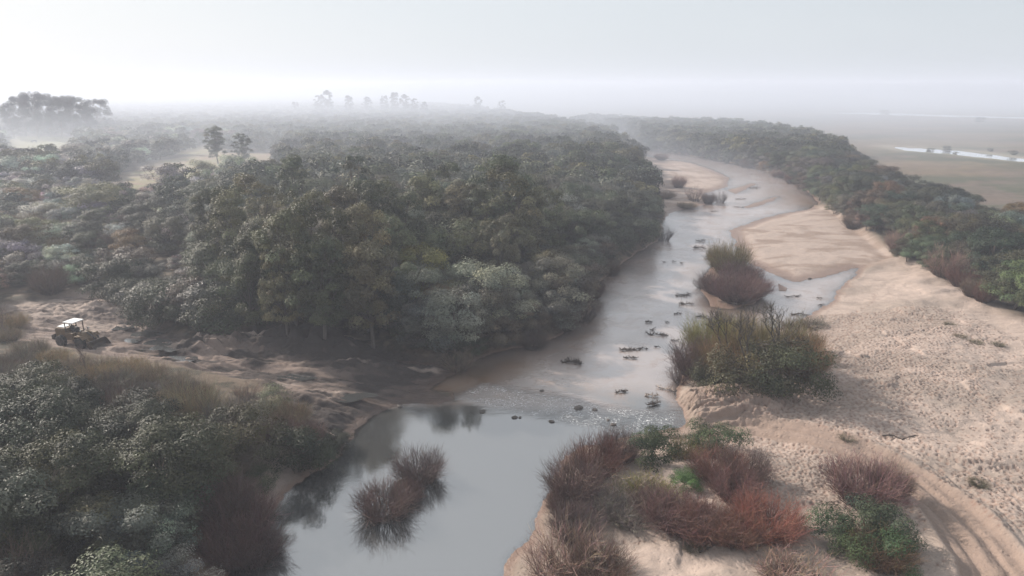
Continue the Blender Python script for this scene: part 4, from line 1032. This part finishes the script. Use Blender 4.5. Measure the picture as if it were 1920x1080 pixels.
# dry scrub on the near side of the dirt track
random.seed(91)
SCR = [(20, 650), (60, 672), (100, 690), (35, 700), (145, 700), (190, 708), (240, 715), (5, 730), (75, 735), (130, 742), (175, 738), (215, 745), (285, 728), (330, 735), (20, 612), (-20, 640)]
SCW = ['by the frame edge beside the dirt', 'below the loader wheels', 'just across the track from the loader', 'behind the first scrub by the frame edge', 'where the track straightens', 'on the near verge of the track', 'under the leaning dead stick', 'low at the frame edge',
       'between scrub and near wood', 'next to the bare earth patch', 'around the leaning dead stick', 'right of the leaning dead stick', 'on the verge over the near wood', 'on the verge opposite the dark mounds', 'beside the spoil ridge at the frame edge', 'outermost on the dirt edge']
for i, ((x, y), wv) in enumerate(zip(SCR, SCW)):
    c = [(.24, .19, .13), (.20, .165, .12), (.26, .19, .10), (.17, .15, .12)][i % 4]; wd_ = ['straw coloured', 'grey brown', 'golden brown', 'grey'][i % 4]
    S(x, y, random.uniform(3.5, 5), random.uniform(1.6, 2.6), 'willow', c, f'{wd_} twiggy scrub {wv}', 'dry_scrub')
S(15, 640, 4, 5.5, 'bare', (.15, .11, .09), 'dead grey brown tree rising beside the dirt at the frame edge')
S(165, 722, 2.4, 3.6, 'bare', (.10, .07, .06), 'crooked dead sapling leaning over the scrub')

# sprigs scattered on the dry sand
for (x, y, lab) in ((1780, 612, 'dark sprig on the upper dune'), (1800, 632, 'sprig trailing down the upper dune'), (1870, 648, 'green sprig near the dune crest by the trees'), (1830, 640, 'thin sprig between the two dune sprigs'),
                    (1300, 1030, 'tiny sprig on the pale sand hollow'), (1835, 905, 'line of dead twigs beside a hoof track'), (1590, 820, 'dead twigs along the old wheel marks')):
    S(x, y, 1.8, 0.45, 'tuft', (.16, .14, .09), lab, 'sand_sprig', 1.5)

# ------------------------------------------------------------------ driftwood in the river
def snag_mesh(seed, L, nb, up, mat):
    r = np.random.default_rng(seed); B = Bag(); m = 8
    s = np.linspace(-0.5, 0.5, m)
    main = np.stack([s*L, np.cumsum(r.normal(0, L*0.06, m)), 0.04+0.10*np.abs(np.sin(s*5+seed))], 1)
    tubes(B, [main], [0.055*(1.15-0.9*(s+0.5))+0.012], 6)
    for i in range(nb):
        j = r.integers(0, m-1); a = main[j]; d = unit(np.array([r.normal(0, .8), r.normal(0, .8), r.uniform(-.1, up)])); l = L*r.uniform(0.12, 0.34)
        b = a+d*l*0.5+r.normal(0, .05, 3); c = b+unit(d+r.normal(0, .4, 3))*l*0.5
        tubes(B, [[a, b, c]], [[.045, .03, .010]], 4)
        for k in range(3):
            e = b+unit(d+r.normal(0, .8, 3))*l*0.35; tubes(B, [[b, (b+e)/2+r.normal(0, .02, 3), e]], [[.02, .014, .006]], 3)
    me = B.mesh('wood', mat); me.update(); return me
DW = [(1075, 682, 3.0, 46, 1.3, 10, 'tangle of dark branches standing up in the river off the forest wall'),
      (1183, 657, 2.8, 26, .25, 5, 'long low dark snag in midstream, the upper of two'), (1181, 671, 2.0, 14, .25, 0, 'short dark snag in midstream, the lower of two'), (1207, 654, 1.2, 8, .2, 5, 'little twigs trailing from the long midstream snag'),
      (1217, 606, 1.0, 26, .9, 30, 'dark knot of branches at the top of the hooked snag'), (1222, 618, 1.7, 4, .2, -60, 'thin curved stem of the hooked snag'), (1232, 629, 2.9, 20, .3, 12, 'forked foot of the hooked snag in midstream'),
      (1266, 639, 1.2, 6, .2, 0, 'small stick in the river beside the yellow olive willow'), (1232, 651, .8, 3, .1, 0, 'single short stick between the snags and the clump'), (1252, 605, .7, 3, .1, 0, 'tiny stick upstream of the hooked snag'),
      (1283, 554, 3.2, 20, .2, -4, 'flat raft of sticks beside the island'), (1286, 570, 2.6, 20, .4, 6, 'broken dark branches below the stick raft'), (1271, 589, 1.4, 8, .1, 0, 'faint sunken branch below the stick raft'), (1316, 595, 1.4, 10, .3, 20, 'small branch near the tail of the island'),
      (1313, 452, 2.4, 20, .7, -30, 'dark snag above the island head'), (1312, 466, 3.0, 24, .9, 10, 'larger snag with upright limbs by the island head'), (1264, 491, 1.0, 5, .5, 60, 'small upright stick in the rippled water'), (1278, 494, .8, 4, .5, 40, 'second small upright stick in the rippled water'),
      (1246, 492, .8, 4, .3, 0, 'leftmost tiny stick in the rippled water'), (1490, 557, 3.0, 6, .1, 8, 'straight log lying in the back channel'), (1540, 572, 1.2, 8, .3, -30, 'twigs at the edge of the back channel below the dune'), (1537, 560, .9, 5, .3, 20, 'upper twigs at the edge of the back channel'),
      (1167, 737, 1.6, 20, .35, -10, 'dark brush snag making a wake above the riffle'), (1227, 759, 1.9, 30, .5, -20, 'dark brush pile beside the gullied bank'), (1385, 388, 3.0, 6, .2, 10, 'small snag above the lower sand strip'),
      (1340, 397, 2.2, 8, .3, 5, 'dark stick near the fan shaped river willow'), (1390, 374, 4.0, 6, .15, 0, 'sunken branch between the two sand strips'), (1412, 352, 5.0, 14, .3, -20, 'thin branches stuck on the upper sand strip'), (1500, 590, 3.0, 12, .3, 0, 'branch lying behind the bare trees of the clump')]
for i, (x, y, L, nb, up_, rot, lab) in enumerate(DW):
    X, Y = P(x, y, 0); me = snag_mesh(800+i, L*0.88, int(nb*1.6)+4, up_*1.2, m_drift)
    o = link('driftwood', me, loc=(X, Y, max(gz(X, Y), 0.0)+0.02)); o.rotation_euler = (0, 0, R(-rot)); meta(o, lab, 'driftwood')
for i, (x, y, L, nb, up_, rot, lab) in enumerate([(1224, 742, 1.5, 26, .8, 10, 'pale weathered root plate in the water beside the gullied bank'), (1327, 542, 1.9, 3, .1, 5, 'short white log at the edge of the island'), (1367, 566, 3.2, 5, .1, 20, 'pale stick on the muddy tail of the island'),
                                                  (1006, 650, 1.6, 8, .2, 5, 'pale stick at the dark forest waterline'), (1447, 326, 4.5, 14, 1.2, 60, 'white dead branches at the foot of the belt on the bend'), (1250, 730, 1.8, 20, .7, 50, 'pale roots hanging from the gullied bank'),
                                                  (1330, 1025, 1.6, 4, .2, -25, 'curved stick on the pale sand hollow'), (1690, 820, 3.2, 5, .1, 5, 'dry stick along the old wheel marks'), (615, 575, 0.9, 8, .3, 0, 'pale broken wood low in the dark grove')]):
    X, Y = P(x, y, 0); me = snag_mesh(860+i, L*1.1, nb, up_, m_paledrift if i not in (6, 7) else m_drift)
    zt = max(gz(X, Y), 0); X, Y = P(x, y, zt)
    o = link('dead_wood', me, loc=(X, Y, max(gz(X, Y), 0.0)+0.03)); o.rotation_euler = (0, 0, R(-rot)); meta(o, lab, 'dead wood')

# stones at the ford and a slab of sand crust in the back channel
m_rock, q = material('rock')
n = q.noise(q.n('ShaderNodeNewGeometry').outputs['Position'], 6.0, 4, 0.6)
q.n('ShaderNodeOutputMaterial', {'Surface': q.n('ShaderNodeBsdfPrincipled', {'Base Color': q.mix(n, (.035, .03, .028), (.11, .09, .075)), 'Roughness': 0.6}).outputs[0]})
def rock_mesh(seed):
    import bmesh
    r = np.random.default_rng(seed); bm = bmesh.new(); bmesh.ops.create_icosphere(bm, subdivisions=2, radius=0.5)
    for v in bm.verts:
        f = 1+r.normal(0, .10); v.co = Vector((v.co.x*1.3*f, v.co.y*f, v.co.z*0.6*f))
    me = bpy.data.meshes.new('stone'); bm.to_mesh(me); bm.free(); me.materials.append(m_rock); return me
RK = [rock_mesh(i) for i in range(3)]
for i, (x, y, s, lab) in enumerate([(965, 783, .55, 'dark stone at the downstream lip of the ford nearest the forest bank'), (975, 783, .35, 'small stone touching the first dark stone at the ford lip'), (1034, 791, .5, 'lone dark stone midway along the ford lip'), (1085, 766, .9, 'largest dark stone in the riffle'),
                                   (1115, 769, .5, 'dark stone right of the largest one in the riffle'), (1150, 797, .5, 'dark stone at the ford lip towards the sand bank'), (1140, 788, .35, 'little stone above the one at the ford lip'), (1016, 733, .4, 'small dark thing poking out of the sandy shallows'),
                                   (905, 772, .6, 'dark stone where the ford lip meets the mud'), (750, 762, .6, 'stone on the mud at the corner of the pool'), (668, 748, .35, 'small stone in the dark mud'), (1350, 580, .5, 'stone on the muddy tail of the island'), (1518, 523, .6, 'dark lump at the edge of the broad sand bar')]):
    X, Y = P(x, y, 0); o = link('stone', RK[i % 3], loc=(X, Y, max(gz(X, Y), 0)+0.02)); o.scale = (s, s, s); o.rotation_euler = (0, 0, i*1.3); meta(o, lab, 'stone')
m_crust, q = material('sand_crust')
n = q.noise(q.n('ShaderNodeNewGeometry').outputs['Position'], 4.0, 4, 0.6)
q.n('ShaderNodeOutputMaterial', {'Surface': q.n('ShaderNodeBsdfPrincipled', {'Base Color': q.mix(n, (.17, .12, .10), (.26, .19, .16)), 'Roughness': 0.9}).outputs[0]})
X, Y = P(1467, 539, 0)
me = bpy.data.meshes.new('sand_slab')
c = [P(1459, 532), P(1476, 541), P(1474, 546), P(1460, 545)]; c = [(a[0]-X, a[1]-Y) for a in c]
me.from_pydata([(a, b, -0.1) for a, b in c]+[(a*.96, b*.96, 0.07) for a, b in c], [], [(4, 5, 6, 7), (0, 1, 5, 4), (1, 2, 6, 5), (2, 3, 7, 6), (3, 0, 4, 7), (3, 2, 1, 0)]); me.materials.append(m_crust)
o = link('sand_slab', me, loc=(X, Y, 0)); meta(o, 'flat brown slab with square corners sticking out of the back channel', 'sand slab')

# ------------------------------------------------------------------ wheel loader
import bmesh
def plain(name, col, rough=0.5, metal=0.0, dirt=0.5):
    m, q = material(name); n = q.noise(q.n('ShaderNodeNewGeometry').outputs['Position'], 3.0, 5, 0.65)
    c = q.mix(q.ramp(n, 0.45, 0.7, 0.0, dirt), col, (.16, .12, .09))
    q.n('ShaderNodeOutputMaterial', {'Surface': q.n('ShaderNodeBsdfPrincipled', {'Base Color': c, 'Roughness': rough, 'Metallic': metal}).outputs[0]}); return m
m_yel = plain('worn_yellow_paint', (.115, .068, .024), .6, 0, .9); m_dkm = plain('dark_metal', (.05, .047, .045), .55, .3); m_tyre = plain('tyre_rubber', (.022, .022, .022), .85, 0, .6); m_white = plain('white_roof_paint', (.82, .82, .80), .4, 0, .08)  # yellow darkened so the paint colour carries the backlit silhouette's shade
m_glass = plain('lamp_glass', (.75, .75, .72), .12, 0, 0); m_chr = plain('steel_rod', (.55, .55, .55), .25, .8, .1); m_buck = plain('bucket_steel', (.075, .062, .05), .5, .5, .5)
def bm_obj(name, parent, mat, build, bevel=0.03):
    bm = bmesh.new(); build(bm)
    if bevel: bmesh.ops.bevel(bm, geom=[e for e in bm.edges if e.is_manifold and e.calc_face_angle(0) > 0.5], offset=bevel, segments=1, affect='EDGES', clamp_overlap=True)
    me = bpy.data.meshes.new(name); bm.to_mesh(me); bm.free(); me.materials.append(mat)
    return link(name, me, parent)
def bbox(bm, cx, cy, cz, sx, sy, sz, rot=None):
    M_ = Matrix.Translation((cx, cy, cz)) @ (rot if rot else Matrix()) @ Matrix.Diagonal((sx, sy, sz, 1))
    bmesh.ops.create_cube(bm, size=1, matrix=M_)
def prism(bm, pts, y0, y1):
    a = [bm.verts.new((x, y0, z)) for x, z in pts]; b = [bm.verts.new((x, y1, z)) for x, z in pts]
    bm.faces.new(a); bm.faces.new(b[::-1])
    for i in range(len(pts)):
        j = (i+1) % len(pts); bm.faces.new((a[j], a[i], b[i], b[j]))
    bmesh.ops.recalc_face_normals(bm, faces=bm.faces)
def cyl(bm, c, r, l, axis='Y', seg=20):
    M_ = Matrix.Translation(c) @ (Matrix.Rotation(R(90), 4, 'X') if axis == 'Y' else Matrix.Rotation(R(90), 4, 'Y') if axis == 'X' else Matrix())
    bmesh.ops.create_cone(bm, cap_ends=True, segments=seg, radius1=r, radius2=r, depth=l, matrix=M_)
X, Y = P(152, 645, 1.4)
L_ = bpy.data.objects.new('wheel_loader', None); COL.objects.link(L_)
zl = gz(X, Y); L_.location = (X, Y, zl-0.02); L_.rotation_euler = (0, 0, R(-17)); L_.scale = (1.0, 1.0, 1.0)
meta(L_, 'old yellow wheel loader with white canopy roof and lowered bucket on the dirt', 'wheel loader')
bm_obj('rear_body', L_, m_yel, lambda b: prism(b, [(-3.1, 1.0), (-3.1, 2.15), (-2.9, 2.35), (-1.2, 2.42), (-1.0, 1.75), (-0.1, 1.7), (-0.1, 0.9), (-2.6, 0.8)], -0.72, 0.72))
bm_obj('counterweight', L_, m_dkm, lambda b: prism(b, [(-3.55, 0.85), (-3.55, 1.35), (-3.11, 1.55), (-3.11, 0.75)], -1.0, 1.0))
bm_obj('hood_top', L_, m_white, lambda b: bbox(b, -2.3, 0, 2.44, 1.2, 1.0, 0.08), 0.02)
bm_obj('operator_platform', L_, m_yel, lambda b: bbox(b, -0.65, 0, 1.82, 1.3, 1.9, 0.16))
for sx in (-1.2, -0.05):
    for sy in (-0.78, 0.78): bm_obj('canopy_post', L_, m_dkm, lambda b: bbox(b, sx, sy, 2.55, 0.10, 0.10, 1.35), 0.01)
bm_obj('canopy_roof', L_, m_white, lambda b: bbox(b, -0.6, 0, 3.28, 1.6, 1.7, 0.12))
bm_obj('seat', L_, m_dkm, lambda b: (bbox(b, -0.75, 0, 2.05, .5, .55, .25), bbox(b, -0.98, 0, 2.4, .14, .5, .5)), 0.02)
st_ = bm_obj('steering_column', L_, m_dkm, lambda b: bbox(b, -0.12, 0, 2.15, .25, .45, .6), 0.02)
bm_obj('steering_wheel', st_, m_dkm, lambda b: cyl(b, (-0.28, 0, 2.5), .2, .04, 'Z'), 0)
bm_obj('exhaust_pipe', L_, m_dkm, lambda b: cyl(b, (-1.75, 0.3, 2.8), .06, .8, 'Z', 10), 0)
bm_obj('front_frame', L_, m_yel, lambda b: prism(b, [(0.05, 0.85), (0.05, 1.5), (0.5, 1.95), (1.15, 1.95), (1.75, 1.2), (1.75, 0.75)], -0.48, 0.48))
for s in (-1, 1):
    arm = bm_obj('lift_arm', L_, m_yel, lambda b: prism(b, [(0.55, 1.75), (0.6, 2.0), (1.35, 1.85), (2.3, 1.05), (2.72, 0.55), (2.55, 0.38), (2.1, 0.75), (1.25, 1.5)], s*0.62-0.09, s*0.62+0.09), 0.015)
    bm_obj('lift_cylinder', arm, m_chr, lambda b: bbox(b, 1.35, s*0.62, 1.12, 1.25, 0.11, 0.11, Matrix.Rotation(R(-14), 4, 'Y')), 0)
    fd = bm_obj('fender', L_, m_yel, lambda b: prism(b, [(0.35, 1.38), (0.6, 1.72), (1.65, 1.72), (1.95, 1.38), (1.88, 1.32), (1.6, 1.62), (0.65, 1.62), (0.42, 1.32)], s*1.02-0.26, s*1.02+0.26), 0)
    hl = bm_obj('headlight', L_, m_dkm, lambda b: cyl(b, (0.95, s*0.62, 2.33), .12, .16, 'X', 12), 0)
    bm_obj('lamp_glass', hl, m_glass, lambda b: cyl(b, (1.05, s*0.62, 2.33), .10, .03, 'X', 12), 0)
    bm_obj('lamp_bracket', hl, m_dkm, lambda b: bbox(b, 0.93, s*0.56, 2.12, .05, .05, .4), 0)
for wxp in (-2.0, 1.15):
    for s in (-1, 1):
        def tyre(b):
            prof = [(0.42, -.25), (0.66, -.27), (0.74, -.2), (0.75, .2), (0.66, .27), (0.42, .25)]; n_ = 24; ring = []
            for i in range(n_):
                a = 2*math.pi*i/n_; k_ = 1.03 if i % 2 else 1.0
                ring.append([b.verts.new((wxp+math.cos(a)*r_*(k_ if r_ > .7 else 1), s*1.0+yy, .76+math.sin(a)*r_*(k_ if r_ > .7 else 1))) for r_, yy in prof])
            for i in range(n_):
                for j in range(len(prof)):
                    A, B_ = ring[i], ring[(i+1) % n_]; j2 = (j+1) % len(prof); b.faces.new((A[j], A[j2], B_[j2], B_[j]))
            bmesh.ops.recalc_face_normals(b, faces=b.faces)
        wh = bm_obj('wheel', L_, m_dkm, lambda b: (cyl(b, (wxp, s*1.02, .76), .42, .40), cyl(b, (wxp, s*1.12, .76), .16, .36)), 0)
        bm_obj('tyre', wh, m_tyre, tyre, 0)
bm_obj('axle', L_, m_dkm, lambda b: (cyl(b, (-2.0, 0, .76), .14, 1.7), ), 0)
bm_obj('axle', L_, m_dkm, lambda b: (cyl(b, (1.15, 0, .76), .14, 1.7), ), 0)
bk = bm_obj('bucket', L_, m_buck, lambda b: prism(b, [(2.62, 1.15), (2.55, 0.55), (2.8, 0.14), (3.75, 0.06), (3.75, 0.11), (2.86, 0.24), (2.66, 0.58), (2.74, 1.12)], -1.25, 1.25), 0)
for s in (-1, 1): bm_obj('side_plate', bk, m_buck, lambda b: prism(b, [(2.62, 1.15), (2.55, 0.55), (2.8, 0.14), (3.75, 0.06), (3.45, 0.5), (2.95, 1.05)], s*1.255-0.025, s*1.255+0.025), 0)
for i in range(7): bm_obj('tooth', bk, m_dkm, lambda b: prism(b, [(3.7, 0.04), (3.7, 0.14), (3.95, 0.05)], -1.15+i*.383-.05, -1.15+i*.383+.05), 0)
bm_obj('bucket_linkage', L_, m_dkm, lambda b: (bbox(b, 1.9, 0, 1.65, 1.3, .14, .14, Matrix.Rotation(R(28), 4, 'Y')), bbox(b, 2.55, 0, 1.1, .14, .2, .6)), 0)

# ------------------------------------------------------------------ cow grazing in the far meadow
m_cow = plain('cow_hide', (.05, .04, .035), .8, 0, .1)
X, Y = P(66, 272, 1.4)
cow = bpy.data.meshes.new('cow')
sk = [(0, 0, 1.15, .34), (.45, 0, 1.18, .36), (.85, 0, 1.2, .30), (1.2, 0, 1.0, .17), (1.42, 0, .62, .13), (1.5, 0, .34, .12), (1.62, 0, .16, .07), (-.45, 0, 1.2, .34), (-.75, 0, 1.22, .24), (-.92, 0, 1.05, .05), (-.98, 0, .55, .03)]
ed = [(0, 1), (1, 2), (2, 3), (3, 4), (4, 5), (5, 6), (0, 7), (7, 8), (8, 9), (9, 10)]
for (x0, y0, par, back) in ((.72, .22, 2, 0), (.72, -.22, 2, 0), (-.62, .22, 7, 1), (-.62, -.22, 7, 1)):
    n0 = len(sk); sk += [(x0, y0, .8, .15), (x0+(.05 if not back else -.08), y0, .45, .075), (x0, y0, .05, .07)]; ed += [(par, n0), (n0, n0+1), (n0+1, n0+2)]
for s in (-1, 1): n0 = len(sk); sk += [(1.36, s*.22, .72, .035)]; ed += [(4, n0)]
cow.from_pydata([a[:3] for a in sk], ed, [])
cow.materials.append(m_cow)
o = link('cow', cow, loc=(X, Y, gz(X, Y))); o.rotation_euler = (0, 0, R(195)); o.scale = (1.25,)*3
md = o.modifiers.new('skin', 'SKIN'); sv = cow.skin_vertices[0] if cow.skin_vertices else None
if sv is None:
    bm = bmesh.new(); bm.from_mesh(cow); bm.verts.layers.skin.verify(); bm.to_mesh(cow); bm.free(); sv = cow.skin_vertices[0]
for i, a in enumerate(sk): sv.data[i].radius = (a[3], a[3]); sv.data[i].use_root = (i == 0)
o.modifiers.new('subdivision', 'SUBSURF').levels = 1
meta(o, 'dark cow grazing alone in the yellow meadow before the misty trees', 'cow')

# ------------------------------------------------------------------ haze
HT = 60.0; HW = 3040.0
me = bpy.data.meshes.new('haze'); a, b_, y0, y1, z0 = -HW, HW, -70.0, HW, -4.0
me.from_pydata([(a, y0, z0), (b_, y0, z0), (b_, y1, z0), (a, y1, z0), (a, y0, HT), (b_, y0, HT), (b_, y1, HT), (a, y1, HT)], [],
               [(3, 2, 1, 0), (4, 5, 6, 7), (0, 1, 5, 4), (1, 2, 6, 5), (2, 3, 7, 6), (3, 0, 4, 7)])
m_h, q = material('haze')
pv = q.n('ShaderNodeVolumePrincipled', {'Color': (.82, .87, 1.0, 1), 'Density': 1/1500.0, 'Anisotropy': 0.22})
q.n('ShaderNodeOutputMaterial', {'Volume': pv.outputs[0]})
me.materials.append(m_h)
link('haze', me, kind='stuff', label='pale morning haze over the river valley')
# a bank of fog lying over the far bends: a low wedge with a billowing top
fx = np.linspace(-2300, 2300, 70); fy = np.concatenate([np.linspace(100, 1500, 70), np.linspace(1600, 2950, 12)])
FX, FY = np.meshgrid(fx, fy)
t_ = np.clip((FY - 120 - 140*fbm(FX*0.004, FY*0+3, 3, 901) - 0.55*np.clip(FX-20, -100, 500))/720, 0, 1)
top = -1.5 + 50*t_**0.6*(0.62+0.5*fbm(FX*0.0045, FY*0.0035, 4, 903)) ; top = np.clip(top, -1.5, 47)
nY, nX = FX.shape; n_ = nY*nX; ia = np.arange(n_).reshape(nY, nX)
V = np.concatenate([np.stack([FX, FY, top], -1).reshape(-1, 3), np.stack([FX, FY, FX*0-2.5], -1).reshape(-1, 3)])
grid = lambda I: np.stack([I[:-1, :-1], I[:-1, 1:], I[1:, 1:], I[1:, :-1]], -1).reshape(-1, 4)
wall = lambda L: np.stack([L[:-1]+n_, L[1:]+n_, L[1:], L[:-1]], -1)
Q = np.concatenate([grid(ia), grid(ia+n_)[:, ::-1], wall(ia[0]), wall(ia[-1][::-1]), wall(ia[:, -1]), wall(ia[::-1, 0])])
m_f, q = material('fog')
q.n('ShaderNodeOutputMaterial', {'Volume': q.n('ShaderNodeVolumePrincipled', {'Color': (.74, .80, .90, 1), 'Density': 1/320.0, 'Anisotropy': 0.3}).outputs[0]})
link('fog_bank', mesh_np('fog_bank', V, Q, mat=m_f, smooth=True), kind='stuff', label='low bank of fog lying over the far forest and river bends')
print('trees', forest_n, 'scrub', silver_n, 'far', len(far_pts), 'bank', bn, 'bfar', len(bfar), 'grid', Z.shape, 'z', Z.min(), Z.max())
